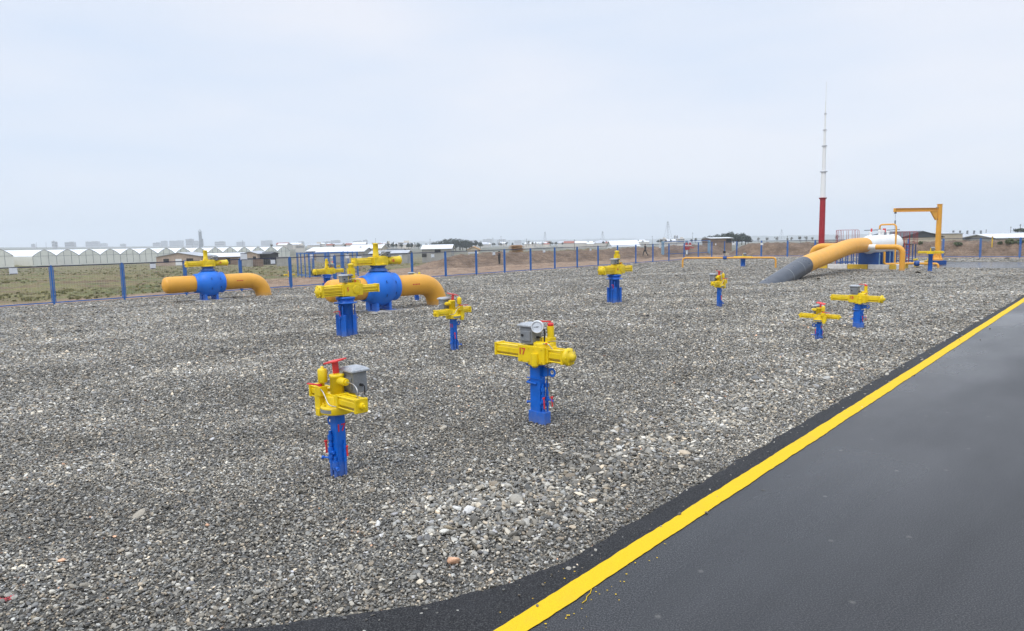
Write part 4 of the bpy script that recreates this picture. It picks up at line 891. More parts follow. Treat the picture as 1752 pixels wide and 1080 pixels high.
# pale blue gate
g0, g1 = hit(1134, 436.5), hit(1213, 434.5); g1[2] = g0[2]; dg_ = g1 - g0; Lg = float(np.hypot(dg_[0], dg_[1]))
t = thing('gate', 'pale blue double gate far behind the back corner of the fence', 'gate', g0, math.atan2(dg_[1], dg_[0]))
for x in (0, Lg * .5, Lg): part('post', MB().box((x, 0, .9), (.28, .28, 2.0)), 'lightblue', t)
for x in (0, Lg * .5):
    mb = MB(); 
    for z in (.12, 1.85): mb.box((x + Lg * .25, 0, z), (Lg * .5 - .3, .06, .07))
    for z in np.arange(.4, 1.8, .25): mb.beam((x + .2, 0, z), (x + Lg * .5 - .2, 0, z), .01, .01)
    part('gate_leaf', mb, 'fenceblue', t)
# white plates on the fences
def plate(px, py, s, label, n_=None):
    q = np.array([math.sin(AZ), -math.cos(AZ)]) # towards the yard
    r = ray(px, py); lo, hi = 5., 120.
    for _ in range(60):
        m_ = (lo + hi) / 2; p = np.array([0, 0, H]) + r * (m_ / r[1]); u, v = uv(p)
        if v > VF - .08 or u > UR - .3: hi = m_
        else: lo = m_
    p = np.array([0, 0, H]) + r * (lo / r[1]); u, v = uv(p); back = u > UR - .5
    mb = MB().box((0, 0, 0), (s, .012, s * 1.02)); o = thing('sign_plate', label, 'sign', p, AZ - (math.pi / 2 if back else 0), 'small white plates hung on the fence')
    part('plate', mb, 'signw', o); mb = MB(); mb.box((0, -.008, s * .47), (s * .96, .006, s * .09)); mb.box((0, -.008, -s * .46), (s * .9, .006, s * .09)); part('clip_strip', mb, 'railblue', o); return o
for px, py, s, lb in [(22.7, 463.5, .34, 'white plate hung on the leftmost fence panel'), (261.5, 455.2, .30, 'white plate on the fence above the left pipe stub'), (467, 448, .3, 'white plate on the fence just left of the fenced cage'), (417, 439.2, .42, 'white box-like plate on top of the fence post right of the farther ball valve'),
                      (615, 442, .34, 'white plate beside the actuator of the nearer ball valve'), (740.5, 437.8, .3, 'white plate below the white-roofed barn'), (845, 434, .3, 'white plate left of the standing dark-clothed person'), (931, 429.5, .3, 'white plate above the dirt bank, right of the timber stack'), (1010.5, 427.2, .26, 'white plate between the timber stack and the white hangar'), (1129, 422.8, .26, 'white plate just left of the pale blue gate'), (1224.6, 418.2, .26, 'white plate under the brick shed'), (1255, 417.6, .33, 'white plate on the fence just right of the back corner'), (1303.5, 417.6, .33, 'white plate on the back fence above the yellow pipe loop')]:
    plate(px, py, s, lb)
# plates inside the cage
for px, lb in ((532, 'white plate on the left side of the cage'), (568.5, 'white plate in the middle of the cage'), (594, 'white plate on the right of the cage')):
    p = P(px, 438.8, float(Wp(*cq[0])[1]) + 1.2); o = thing('sign_plate', lb, 'sign', p, AZ + angc, 'white plates on the cage'); part('plate', MB().box((0, 0, 0), (.3, .012, .32)), 'signw', o)
# ---------------------------------------------------------------- greenhouse
GB = np.array([(-.67936), 1.0]) * 190; GS = np.array([.015723, .027701]) * 190; gl = float(np.hypot(*GS)); ga = math.atan2(GS[1], GS[0])
t = thing('greenhouse', 'long white multi-span greenhouse with a row of peaked end walls', 'greenhouse', (GB[0], GB[1], -1.75), ga)
def span(parent, x0, zb, L=70., he=2.4, hp=4.1, wd=gl, left=False):
    prof = [(x0, zb - 1)] + [(x0, zb + he)] + [(x0 + wd * s, zb + he + (hp - he) * (1 - abs(2 * s - 1) ** 1.45)) for s in (.1, .25, .4, .5, .6, .75, .9)] + [(x0 + wd, zb + he), (x0 + wd, zb - 1)]
    part('end_wall', MB().prism(prof, 0.0, .06, 'xz'), 'film', parent)
    top = prof[1:-1]; mb = MB()
    for a, b in zip(top[:-1], top[1:]): mb.add([(a[0], .06, a[1]), (b[0], .06, b[1]), (b[0], L, b[1]), (a[0], L, a[1]), (a[0], .06, a[1] - .05), (b[0], .06, b[1] - .05), (b[0], L, b[1] - .05), (a[0], L, a[1] - .05)], [(0, 1, 2, 3), (7, 6, 5, 4), (0, 4, 5, 1), (2, 6, 7, 3)])
    part('roof', mb, 'filmroof', parent)
    mb = MB()
    for a, b in zip(top[:-1], top[1:]): mb.beam((a[0], -.03, a[1]), (b[0], -.03, b[1]), .06, .09)
    for s in (0, .33, .66): mb.box((x0 + wd * s, -.03, zb + he / 2 + (.0 if s == 0 else .6)), (.07, .06, he + (0 if s == 0 else 1.2)))
    mb.box((x0 + wd / 2, -.028, zb + he), (wd, .04, .06)); part('end_frame', mb, 'grey', parent)
    if left: part('side_wall', MB().box((x0 - .03, L / 2, zb + he / 2 - .5), (.06, L, he + 1)), 'film', parent)
for k in range(15): span(t, (k - .5) * gl, -.06 * k, left=(k == 0))
gp2 = P(2, 455, 172); t = thing('greenhouse', 'nearer greenhouse end cut off by the left edge of the view', 'greenhouse', (gp2[0], gp2[1], gp2[2]), ga - .25)
for k in (-1, 0): span(t, (k - .5) * gl * .9, 0, wd=gl * .9, left=(k == -1))
# ---------------------------------------------------------------- sheds and halls
def frame_at(px, py, D): p = P(px, py, D); return p
def hall(name, label, pxa, pxb, ybase, D, heave, hridge, depth, wallm, roofm, cat='building', along=True, rzo=0., over=.3, openings=(), group=None, yw=None):
    """gabled building; front wall spans pxa..pxb at depth D facing the camera, ridge along the front (along) or away from it"""
    a, b = P(pxa, ybase, D), P(pxb, ybase, D); W_ = float(np.hypot(*(b - a)[:2])); z0 = min(a[2], b[2]); ang = math.atan2(b[1] - a[1], b[0] - a[0])
    t = thing(name, label, cat, (a[0], a[1], z0), ang + rzo, group)
    prof_d = [(0, -1.5), (0, heave), (depth / 2, hridge), (depth, heave), (depth, -1.5)]; prof_w = [(0, -1.5), (0, heave), (W_ / 2, hridge), (W_, heave), (W_, -1.5)]
    part('wall', MB().prism(prof_d, 0, W_, 'yz') if along else MB().prism(prof_w, 0, depth, 'xz'), wallm, t)
    mb = MB(); th = .12
    if along:
        s = (hridge - heave) / (depth / 2)
        for y0, y1, za, zb in ((-over, depth / 2, heave - over * s, hridge), (depth + over, depth / 2, heave - over * s, hridge)): mb.add([(-over, y0, za + .03), (W_ + over, y0, za + .03), (W_ + over, y1, zb + .03), (-over, y1, zb + .03), (-over, y0, za + th + .03), (W_ + over, y0, za + th + .03), (W_ + over, y1, zb + th + .03), (-over, y1, zb + th + .03)], [(3, 2, 1, 0), (4, 5, 6, 7), (0, 1, 5, 4), (1, 2, 6, 5), (3, 0, 4, 7)])
    else:
        s = (hridge - heave) / (W_ / 2)
        for x0, x1, za, zb in ((-over, W_ / 2, heave - over * s, hridge), (W_ + over, W_ / 2, heave - over * s, hridge)): mb.add([(x0, -over, za + .03), (x0, depth + over, za + .03), (x1, depth + over, zb + .03), (x1, -over, zb + .03), (x0, -over, za + th + .03), (x0, depth + over, za + th + .03), (x1, depth + over, zb + th + .03), (x1, -over, zb + th + .03)], [(3, 2, 1, 0), (4, 5, 6, 7), (0, 1, 5, 4), (1, 2, 6, 5), (2, 3, 7, 6), (3, 0, 4, 7)])
    part('roof', mb, roofm, t)
    for nm, x0, x1, z0_, z1_, mm in openings:
        o = part(nm, MB().box(((x0 + x1) / 2 * W_, -.03, (z0_ + z1_) / 2 * heave), ((x1 - x0) * W_, .1, (z1_ - z0_) * heave)), mm, t)
        if nm == 'window': part('sill', MB().box(((x0 + x1) / 2 * W_, -.07, z0_ * heave - .05), ((x1 - x0) * W_ + .2, .18, .08)), 'conc', o)
    return t
hall('brick_house', 'low pinkish block house with two windows and a white door, before the greenhouse', 268, 344, 451, 182, 1.9, 2.9, 9, 'brickwall', 'groof', along=False, openings=[('window', .16, .28, .3, .75, 'dark'), ('window', .68, .83, .3, .75, 'dark'), ('door', .43, .57, -.2, .7, 'signw')])
hall('shed', 'long low shed with white sheet roof behind the farther ball valve actuator', 344, 414, 449, 190, 1.6, 2.5, 9, 'brownwall', 'wroof', openings=[('window', .2, .3, .3, .8, 'dark'), ('doorway', .62, .72, -.2, .8, 'dark')])
hall('block_house', 'pale block house with a low gable between the long shed and the open shed', 416, 441, 449, 186, 2.3, 2.9, 8, 'brickwall', 'groof', along=False, openings=[('doorway', .7, .9, -.2, .7, 'dark')])
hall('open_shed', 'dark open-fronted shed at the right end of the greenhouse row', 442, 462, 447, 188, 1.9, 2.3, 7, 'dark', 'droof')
def low_wall(px0, px1, ybase, D, h, m, label, nm='wall_panel', cat='wall'):
    a, b = P(px0, ybase, D), P(px1, ybase, D); W_ = float(np.hypot(*(b - a)[:2])); mb = MB().box((W_ / 2, .15, h / 2 - .4), (W_, .3, h + .8)); mb.box((W_ / 2, .15, h + .03), (W_ + .1, .4, .06))
    for x in np.arange(0, W_ + .1, max(1.5, W_ / 6)): mb.box((x, -.02, h / 2 - .4), (.2, .1, h + .8))
    return solo(nm, mb, m, label, cat, (a[0], a[1], a[2]), math.atan2(b[1] - a[1], b[0] - a[0]), 'low yard walls beyond the fence')
low_wall(408, 432, 451, 160, 1.2, 'greywall', 'low white-grey yard wall under the long shed'); low_wall(434, 450, 451, 161, 1.0, 'brownwall', 'short brown yard wall under the open shed'); low_wall(474, 492, 450, 160, 1.3, 'greywall', 'low grey yard wall near the cage')
hall('hall', 'wide white-roofed farm hall behind the fenced cage', 541, 622, 440, 200, 1.6, 2.6, 14, 'greywall', 'wroof')
hall('hall', 'farther hall with flat white roof left of the tall actuator tube', 524, 606, 434, 255, 1.1, 2.4, 20, 'brownwall', 'wroof')
hall('hall', 'pale hall farthest back of the farm roofs, right of the tall actuator tube', 596, 652, 430, 290, 1.2, 2.7, 16, 'beige', 'wroof')
hall('hall', 'grey-walled hall with low roof just right of the nearer ball valve actuator', 632, 697, 444, 190, 1.7, 2.4, 10, 'greywall', 'groof', openings=[('door', .78, .86, -.1, .75, 'signw')])
hall('container_shed', 'dark-roofed lean-to behind the grey-walled hall', 660, 688, 437, 215, 1.2, 1.9, 8, 'greywall', 'droof')
hall('barn', 'block barn with bright white roof and dark loft opening', 722, 772, 438, 168, 1.75, 2.65, 9, 'greywall', 'wroof', openings=[('window', .44, .64, .55, .95, 'dark'), ('doorway', .0, .16, -.1, .4, 'dark')])
hall('shipping_container', 'grey container beyond the fence right of the barn', 801, 812, 440, 170, 1.0, 1.05, 2.4, 'groof', 'groof', 'container', over=.0)
hall('shipping_container', 'rusty brown container between the grey one and the white cabin', 824, 838, 440, 172, 1.0, 1.05, 2.4, 'brownwall', 'brownwall', 'container', over=.0)
hall('cabin', 'small white site cabin right of the rusty container', 839, 848, 441, 165, 1.1, 1.2, 2.4, 'signw', 'wroof', 'cabin', over=.05)
hall('cabin', 'white van-sized cabin left of the rusty container', 812.5, 818, 440.5, 168, .9, 1.0, 2.0, 'signw', 'wroof', 'cabin', over=.05)
hall('hangar', 'white hangar with large pale roof on the field behind the back fence', 1048, 1094, 427, 190, .9, 2.4, 11, 'signw', 'wroof')
hall('brick_shed', 'brown brick shed with white flat roof in front of the pine wood', 1217, 1252, 419, 170, 1.6, 1.75, 8, 'brownwall', 'wroof', openings=[('doorway', .72, .98, .3, .9, 'dark')])
hall('house', 'small ochre-gabled house behind the grey container', 800, 820, 434, 240, 1.4, 2.4, 8, 'beige', 'wood', along=False)
wh = hall('warehouse', 'beige stone warehouse with black pointed gable just left of the crane post', 1541, 1613, 421, 118, 1.5, 2.5, 12, 'beige', 'droof', along=False, over=.2)
ww = float(np.hypot(*(P(1613, 421, 118) - P(1541, 421, 118))[:2])); part('dark_gable', MB().prism([(.05, 1.5), (ww - .05, 1.5), (ww / 2, 2.47)], -.05, -.005, 'xz'), 'droof', wh)  # dark triangle laid just proud of the beige gable end
hall('warehouse', 'beige flat-roofed block between the black gable and the long grey-roofed shed', 1613, 1646, 421, 118.5, 2.08, 2.2, 9, 'beige', 'groof', over=.1)
hall('long_shed', 'long grey-roofed shed at the right edge beyond the soil bank', 1648, 1800, 421, 120, 1.5, 2.3, 9, 'greywall', 'groof', over=.5)
hall('long_shed', 'white-roofed shed part at the far right edge', 1705, 1830, 415, 112, .85, 1.45, 9, 'greywall', 'wroof', over=.3)
for k, px in enumerate((1631, 1642.5, 1655, 1666.5, 1678)):
    p = P(px, 399.5, 124); solo('roof_vent', MB().cyl((0, 0, -.3), (0, 0, .42), .16, n=10).cyl((0, 0, .42), (0, 0, .55), .24, .1, 10), 'grey', 'small round vent on the ridge of the long grey-roofed shed', 'roof vent', p, 0, 'vents on the shed ridge')
p = hit(1697, 424); solo('marker_post', MB().cyl((0, 0, -.3), (0, 0, 1.1), .06, n=8).cyl((0, 0, 1.1), (0, 0, 1.2), .09, n=8), 'kyellow', 'yellow marker post on top of the soil bank at right', 'post', p)
# timber stack
p = P(884, 437.5, 96); t = thing('timber_stack', 'untidy stack of raw orange timber beyond the fence', 'timber stack', p, .3)
for k in range(34):
    z = .05 + .045 * k; L_ = 1.9 - .01 * k + random.uniform(-.25, .25); o = part('plank', MB().box((random.uniform(-.12, .12), random.uniform(-.3, .3), z - .1), (L_ * (1 if k % 5 else 1.35), random.uniform(.3, .9), .035), random.uniform(-.5, .5)), 'wood', t)
# red fitting by the gate
p = hit(1175, 437); t = thing('hydrant', 'dark red twin-topped hydrant on a white stand pipe beside the gate', 'hydrant', p, .2)
mb = MB().cyl((0, 0, .1), (0, 0, .85), .11, n=12); part('stand_pipe', mb, 'white', t); part('foot', MB().cyl((0, 0, -.1), (0, 0, .14), .2, n=12), 'black', t)
mb = MB().box((.06, 0, .98), (.62, .34, .42)); mb.box((.7, 0, 1.06), (.8, .2, .14)); mb.cyl((-.3, 0, 1.15), (-.3, 0, 1.3), .12, n=10); part('body', mb, 'dkred', t, .03)
for x in (-.05, .5):
    part('dome', MB().lathe([(.2, 1.25), (.22, 1.4), (.2, 1.6), (.12, 1.78), (0, 1.85)], (x - .0, 0, 0), n=14), 'dkred', t); part('dome_band', MB().lathe([(.225, 1.36), (.225, 1.46)], (x, 0, 0), n=14), 'signw', t)
# ---------------------------------------------------------------- people
def person(label, loc, rz, h, pose):
    t = thing('person', label, 'person', loc, rz); s = h / 1.75
    J = pose; names = list(J); E_ = [('pelvis', 'belly'), ('belly', 'chest'), ('chest', 'neck'), ('neck', 'head'), ('head', 'crown'), ('chest', 'shL'), ('shL', 'elL'), ('elL', 'haL'), ('chest', 'shR'), ('shR', 'elR'), ('elR', 'haR'), ('pelvis', 'hipL'), ('hipL', 'knL'), ('knL', 'anL'), ('anL', 'toL'), ('pelvis', 'hipR'), ('hipR', 'knR'), ('knR', 'anR'), ('anR', 'toR')]
    rd = dict(pelvis=(.15, .11), belly=(.145, .105), chest=(.17, .115), neck=(.055, .055), head=(.085, .1), crown=(.07, .08), sh=(.07, .07), el=(.048, .048), ha=(.035, .035), hip=(.1, .1), kn=(.065, .065), an=(.048, .048), to=(.04, .035))
    me = bpy.data.meshes.new('body'); me.from_pydata([Vector(J[n]) * s for n in names], [(names.index(a), names.index(b)) for a, b in E_], [])
    o = link(bpy.data.objects.new('body', me)); md = o.modifiers.new('skin', 'SKIN'); o.modifiers.new('sub', 'SUBSURF').levels = 1
    for n, sv in zip(names, me.skin_vertices[0].data): r = rd.get(n) or rd[n[:2]] if n not in ('hipL', 'hipR') else rd['hip']; sv.radius = (r[0] * s * 1.22, r[1] * s * 1.22); sv.use_root = n == 'pelvis'
    dg = bpy.context.evaluated_depsgraph_get(); m2 = bpy.data.meshes.new_from_object(o.evaluated_get(dg)); bpy.data.objects.remove(o); m2.name = 'body'
    m2.materials.clear(); m2.materials.append(MT['cloth']); m2.materials.append(MT['skin'])
    hz, hand = J['neck'][2] * s, [Vector(J['haL']) * s, Vector(J['haR']) * s]
    for p in m2.polygons: p.material_index = 1 if (p.center.z > hz + .01 or any((p.center - q).length < .09 for q in hand)) else 0; p.use_smooth = True
    o = part('body', m2, None, t)
    hd = Vector(J['head']) * s; mb = MB(); mb.lathe([(.0, .13), (.07, .115), (.098, .06), (.1, .0), (.092, -.04)], (hd.x, hd.y + .012, hd.z + .03), n=14); part('hair', mb, 'hair', t); return t
stand = dict(pelvis=(0, 0, .95), belly=(0, 0, 1.12), chest=(0, 0, 1.36), neck=(0, -.01, 1.5), head=(0, -.02, 1.61), crown=(0, -.01, 1.7), shL=(-.19, 0, 1.41), elL=(-.26, -.08, 1.2), haL=(-.14, -.26, 1.36), shR=(.19, 0, 1.41), elR=(.25, -.1, 1.2), haR=(.08, -.28, 1.36), hipL=(-.1, 0, .9), knL=(-.1, -.02, .5), anL=(-.1, .02, .09), toL=(-.11, -.13, .04), hipR=(.1, 0, .9), knR=(.1, -.02, .5), anR=(.1, .02, .09), toR=(.11, -.13, .04))
walk = dict(stand, elL=(-.25, .1, 1.15), haL=(-.22, -.02, .92), elR=(.26, -.08, 1.15), haR=(.22, -.2, .95), knL=(-.1, -.22, .53), anL=(-.1, -.3, .12), toL=(-.1, -.44, .07), knR=(.1, .12, .5), anR=(.1, .38, .16), toR=(.1, .27, .06))
p = hit(854.5, 452.3); D_ = p[1]; person('person in dark clothes standing and holding both hands raised before the chest', p, -.9, max(1.5, 21.5 * D_ / F), stand)
p = hit(1104, 438.3); D_ = p[1]; person('person in dark clothes walking along outside the fence', p, -1.3, max(1.5, 20.5 * D_ / F), walk)
# ---------------------------------------------------------------- trees and bushes
def crown_mesh(name, n, rx, rz, zc, leaf, mt, lobes=7, flat=.0, seed=0):
    r = np.random.default_rng(seed); mb = MB(); L = [(r.normal(0, .42, 3) * [rx, rx, rz] + [0, 0, zc], r.uniform(.42, .75)) for _ in range(lobes)]
    for k in range(n):
        c, q = L[r.integers(lobes)]; d = r.normal(0, 1, 3); d /= np.linalg.norm(d); p = c + d * [rx * q, rx * q, rz * q] * r.uniform(.55, 1.02) ; p[2] = max(p[2], zc - rz * .75)
        a, b = r.normal(0, 1, 3), r.normal(0, 1, 3); a /= np.linalg.norm(a); b -= a * (a @ b); b /= np.linalg.norm(b); s = leaf * r.uniform(.5, 1.3)
        mb.add([p - a * s, p - b * s * .6, p + a * s, p + b * s * .6], [(0, 1, 2, 3)])
    return mb.mesh(name, mt)
def trunk_mesh(h, r, seed=0, limbs=4):
    q = np.random.default_rng(seed); mb = MB().tube([(0, 0, -.8), (.05 * h, 0, h * .45), (.02 * h, .03 * h, h * .8)], r, 8, rs=[r * 1.3, r, r * .5])
    for k in range(limbs): a = q.uniform(0, 6.28); mb.tube([(.04 * h, .01 * h, h * q.uniform(.4, .65)), (math.cos(a) * h * .18, math.sin(a) * h * .18, h * .85)], r * .4, 5, rs=[r * .45, r * .15])
    return mb.mesh('trunk', 'bark')
PC = [crown_mesh('crown', 1000, 3.0, 3.0, 4.0, .42, 'pine', 9, seed=k) for k in range(3)]; PT = [trunk_mesh(5.2, .22, k) for k in range(3)]
SCR = [crown_mesh('crown', 420, 2.2, 2.2, 3.4, .3, 'scrub', 7, seed=k + 9) for k in range(2)]; ST = trunk_mesh(3.6, .13, 4, 6)
CY = crown_mesh('crown', 500, .9, 3.4, 4.2, .35, 'pine', 6, seed=21)
def tree(name, label, px, ytop, ybase, D, cm, tm, h0, group, wfac=1.):
    p = P(px, ybase, D); h = (ybase - ytop) * D / F; s = h / h0
    t = thing(name, label, 'tree', p, random.uniform(0, 6.28), group); t.scale = (s * wfac, s * wfac, s); part('trunk', tm, None, t); part('crown', cm, None, t); return t
q = random.Random(5)
for k, (px, yt) in enumerate([(736, 419), (742, 416.5), (748, 415), (755, 413.5), (762, 412), (768, 411.5), (774, 411), (780, 411.2), (786, 411.5), (792, 411.8), (798, 412.8), (803, 414.5), (730, 418), (765, 414), (788, 414), (776, 415)]):
    tree('pine_tree', 'dark broad-crowned pine in the wood behind the white-roofed barn', px, yt, 427 + q.uniform(-.5, 2), 420 + q.uniform(-25, 30), PC[k % 3], PT[k % 3], 7.0, 'pines behind the barn', 1.25)
for k, (px, yt) in enumerate([(1206, 407), (1213, 405.5), (1220, 404.3), (1227, 403.5), (1234, 402.8), (1241, 401.8), (1248, 400.8), (1254, 399.8), (1261, 401), (1269, 402.5), (1275, 401.8), (1280, 404.5), (1243, 404), (1262, 404)]):
    tree('pine_tree', 'dark broad-crowned pine in the wood behind the brick shed', px, yt, 417 + q.uniform(-.5, 2), 300 + q.uniform(-15, 25), PC[(k + 1) % 3], PT[k % 3], 7.0, 'pines behind the brick shed', 1.3)
for k, (px, yt, yb) in enumerate([(671, 416, 424), (678, 417.5, 424), (687, 418, 425), (699, 416, 425), (704, 417, 425), (716, 417, 426), (822, 414, 424), (814, 413, 423), (807, 414, 423)]):
    tree('round_tree', 'small dark tree among the pale houses beside the pine wood', px, yt, yb, 400 + q.uniform(-20, 20), PC[k % 3], PT[k % 3], 7.0, 'small dark trees near the barn')
for k, (px, yt) in enumerate([(664, 413.5), (673, 414.5), (710, 415.5)]): tree('cypress_tree', 'narrow dark cypress near the pale houses', px, yt, 424, 395, CY, PT[0], 7.6, 'cypresses near the barn')
for k in range(26):
    px = [641, 646, 651, 656, 643, 653, 905, 912, 930, 940, 948, 1140, 1190, 1200, 1296, 1310, 1331, 1345, 1352, 1368, 1380, 1392, 1430, 465, 570, 590][k]; yb = np.interp(px, [460, 660, 930, 1200, 1430], [424, 424, 420, 415, 411]); yt = yb - q.uniform(5, 8.5)
    tree('bare_tree', 'thin grey-brown leafless tree on the far field', px + q.uniform(-2, 2), yt, yb, 330 + q.uniform(-40, 40), SCR[k % 2], ST, 5.4, 'thin leafless trees on the far field', .9)
for k, (px, py, D, h) in enumerate([(1741, 397.5, 150, .55), (1746, 397.3, 148, .6), (1752, 397, 150, .6)]):
    o = link(bpy.data.objects.new('bush', crown_mesh('bush', 260, h * 1.3, h * .8, h * .4, .14, 'pine', 5, seed=60 + k))); o.location = tuple(P(px, py, D)); tag(o, 'dark clipped bush on the skyline above the white roof at right', 'bush', 'dark bushes on the rise at right')
for k, (px, py, h) in enumerate([(1575, 418, .4), (1640, 419, .4), (1726, 417, .5), (1735, 417.5, .6), (1744, 417.5, .5), (1712, 418, .35), (545, 473, .8)]):
    p = hit(px, py); D = p[1]; cm = crown_mesh('bush', 260, h * .8, h * .6, h * .35, .12, 'bush', 5, seed=40 + k); o = link(bpy.data.objects.new('bush', cm)); o.location = tuple(p); tag(o, ['green bush on the soil bank left of the crane post', 'low green bush on the soil bank right of the crane', 'green bush on the bank under the white roof, left of a pair', 'tallest green bush under the white roof at right', 'green bush nearest the right edge on the bank', 'small bush beside the yellow marker post', 'dark bush inside the fenced cage'][k], 'bush')
for k in range(34):
    px = q.uniform(800, 1200); D = q.uniform(420, 700); yb = np.interp(px, [800, 1000, 1200], [421, 418.5, 414])
    tree('round_tree', 'tiny dark tree scattered between the far town houses', px, yb - q.uniform(3, 5.5), yb, D, PC[k % 3], PT[k % 3], 7.0, 'tiny trees in the far town', 1.1)
# ---------------------------------------------------------------- grass tufts
mb = MB()
for k in range(5500):
    D = 38 + 130 * q.random() ** 1.5; px = q.uniform(-60, 790); x = (px - 876) / F * D; u, v = x * CA + D * SA, -x * SA + D * CA
    if v - VF < np.interp(px, [0, 300, 600, 790], [3, 5, 15, 20]) + 2 * float(wob(x, D, .22)) or float(wob(x, D, .12)) < -.25 + .3 * q.random(): continue
    z = float(T(x, D)); s = q.uniform(.03, .10) * (1 + D / 140)
    for j in range(3):
        a = q.uniform(0, 3.14); l = s * q.uniform(.7, 1.6); dx, dy = math.cos(a) * l, math.sin(a) * l; tx_, ty_ = q.uniform(-.5, .5) * s, q.uniform(-.5, .5) * s
        mb.add([(x - dx, D - dy, z - .02), (x + dx, D + dy, z - .02), (x + dx * .6 + tx_, D + dy * .6 + ty_, z + s), (x - dx * .6 + tx_, D - dy * .6 + ty_, z + s * .8)], [(0, 1, 2, 3)])
solo('grass', mb, 'tuft', 'patchy green and straw-coloured grass on the field beyond the fence', 'grass', kind='stuff')
# ---------------------------------------------------------------- far town, poles, hills
def far_box(px0, px1, yt, yb, D, m, label, group, nm='apartment_block', pent=True):
    a, b = P(px0, yb, D), P(px1, yb, D); W_ = abs(b[0] - a[0]); h = (yb - yt) * D / F; dp = min(18., W_)
    t = thing(nm, label, 'building', ((a[0] + b[0]) / 2, D, (a[2] + b[2]) / 2), -math.atan2(a[0], D) * .6, group)
    part('wall', MB().box((0, dp / 2, h / 2 - 10), (W_, dp, h + 20)), m, t)
    n = max(2, int(W_ / 7)); f = max(2, int(h / 4)); mb = MB()
    for j in range(f): mb.box((0, -.1, h * (j + .55) / f), (W_ * .92, .3, h / f * .38))
    part('window_band', mb, 'fardark', t); part('roof', MB().box((W_ * .15, dp / 2, h + .6), (W_ * .4, dp * .5, 1.4)), m, t); return t
SK = 'hazy apartment blocks on the skyline'
for px0, px1, yt, yb in [(148, 168, 413.5, 421), (170, 182, 416.5, 421), (206, 214, 417.5, 421), (262, 273, 415.5, 421), (276, 285.5, 412.5, 421), (291, 313, 412, 421), (330, 339, 412.5, 420), (368, 384, 413.5, 420), (405, 418, 414, 420), (447, 465, 411.8, 419.5), (478, 490, 415.5, 419.5), (511, 520, 413.5, 419.5), (552, 566, 413.5, 419.5), (566, 582, 411.5, 419), (604, 620, 412.5, 419), (621, 629, 410.8, 419), (802, 816, 411.5, 417), (826, 842, 409.5, 416), (850, 866, 410, 416), (880, 892, 411.5, 416)]:
    far_box(px0, px1, yt, yb, 2300 + q.uniform(-200, 300), 'farwall', 'pale hazy apartment block on the skyline of the distant town', SK)
far_box(89.3, 93.5, 413, 422, 1500, 'farwall', 'darker tall silo-like block at the left end of the skyline', None); far_box(93.6, 97.6, 414.5, 422, 1505, 'farwall', 'lower block joined to the silo-like block at the left of the skyline', None)
far_box(112, 126, 414.6, 421.5, 1600, 'farwall', 'bluish unfinished frame building left of the hazy blocks', None); far_box(54, 59, 418, 422, 1700, 'farwall', 'small squat building at the far left of the skyline', None)
far_box(318.5, 330, 409.5, 420, 1800, 'farwall', 'dark blocky building just left of the refinery column', None, 'factory')
far_box(1153, 1156, 403.5, 413, 1100, 'farwall', 'twin slim tower block left of the hydrant, left one', None); far_box(1157, 1160, 403.8, 413, 1100, 'farwall', 'twin slim tower block left of the hydrant, right one', None)
far_box(1159, 1171, 408.5, 416, 620, 'farwall2', 'white flat-roofed building just left of the hydrant', None, 'house'); far_box(1129, 1141, 409, 416, 700, 'farwall2', 'white flat building left of the twin tower blocks', None, 'house')
far_box(681, 703, 415, 422, 520, 'farwall2', 'long cream building among trees left of the pine wood', None, 'house'); far_box(659, 668, 416.5, 425, 430, 'farwall2', 'cream house between bare trees right of the farm halls', None, 'house'); far_box(534, 551, 417.5, 424, 500, 'farwall2', 'white building behind the soil heap near the cage', None, 'house'); far_box(506, 520, 420, 424, 520, 'farwall2', 'low white building right of the greenhouse end', None, 'house')
# refinery column
p = P(343.8, 421, 1500); k_ = 1500 / F; t = thing('refinery_column', 'tall dark refinery column with an arched pipe on top', 'tower', p, 0)
mb = MB().tube([(0, 0, -10), (0, 0, 24 * k_)], 2.6 * k_, 12, rs=[2.9 * k_, 2.2 * k_]); mb.box((3 * k_, 0, 6 * k_), (2.2 * k_, 2 * k_, 12 * k_)); part('shaft', mb, 'fardark', t)
mb = MB()
for z in np.arange(3, 25, 2.6): mb.cyl((0, 0, z * k_), (0, 0, (z + .6) * k_), 3.2 * k_, n=10)
part('gallery', mb, 'grey', t); part('top_pipe', MB().tube([(2.0 * k_ * math.cos(a), 0, (24 + 3.4 * math.sin(a)) * k_) for a in np.linspace(0, math.pi, 9)], .5 * k_, 8), 'grey', t)
HL = {'w': 'wroof', 'r': 'rroof', 'g': 'groof'}; nmh = {'w': 'small town house under a white roof on the far plain', 'r': 'small town house under a red roof on the far plain', 'g': 'small town house under a grey roof on the far plain'}
HM = {}
for k_h, v in HL.items():
    HM[k_h] = (MB().prism([(0, -3), (0, 3), (4, 5), (8, 3), (8, -3)], 0, 12, 'yz').mesh('wall', 'farwall2'), MB().add([(-.4, -.4, 2.85), (12.4, -.4, 2.85), (12.4, 4, 5.1), (-.4, 4, 5.1), (12.4, 8.4, 2.85), (-.4, 8.4, 2.85)], [(0, 1, 2, 3), (3, 2, 4, 5)]).mesh('roof', v))
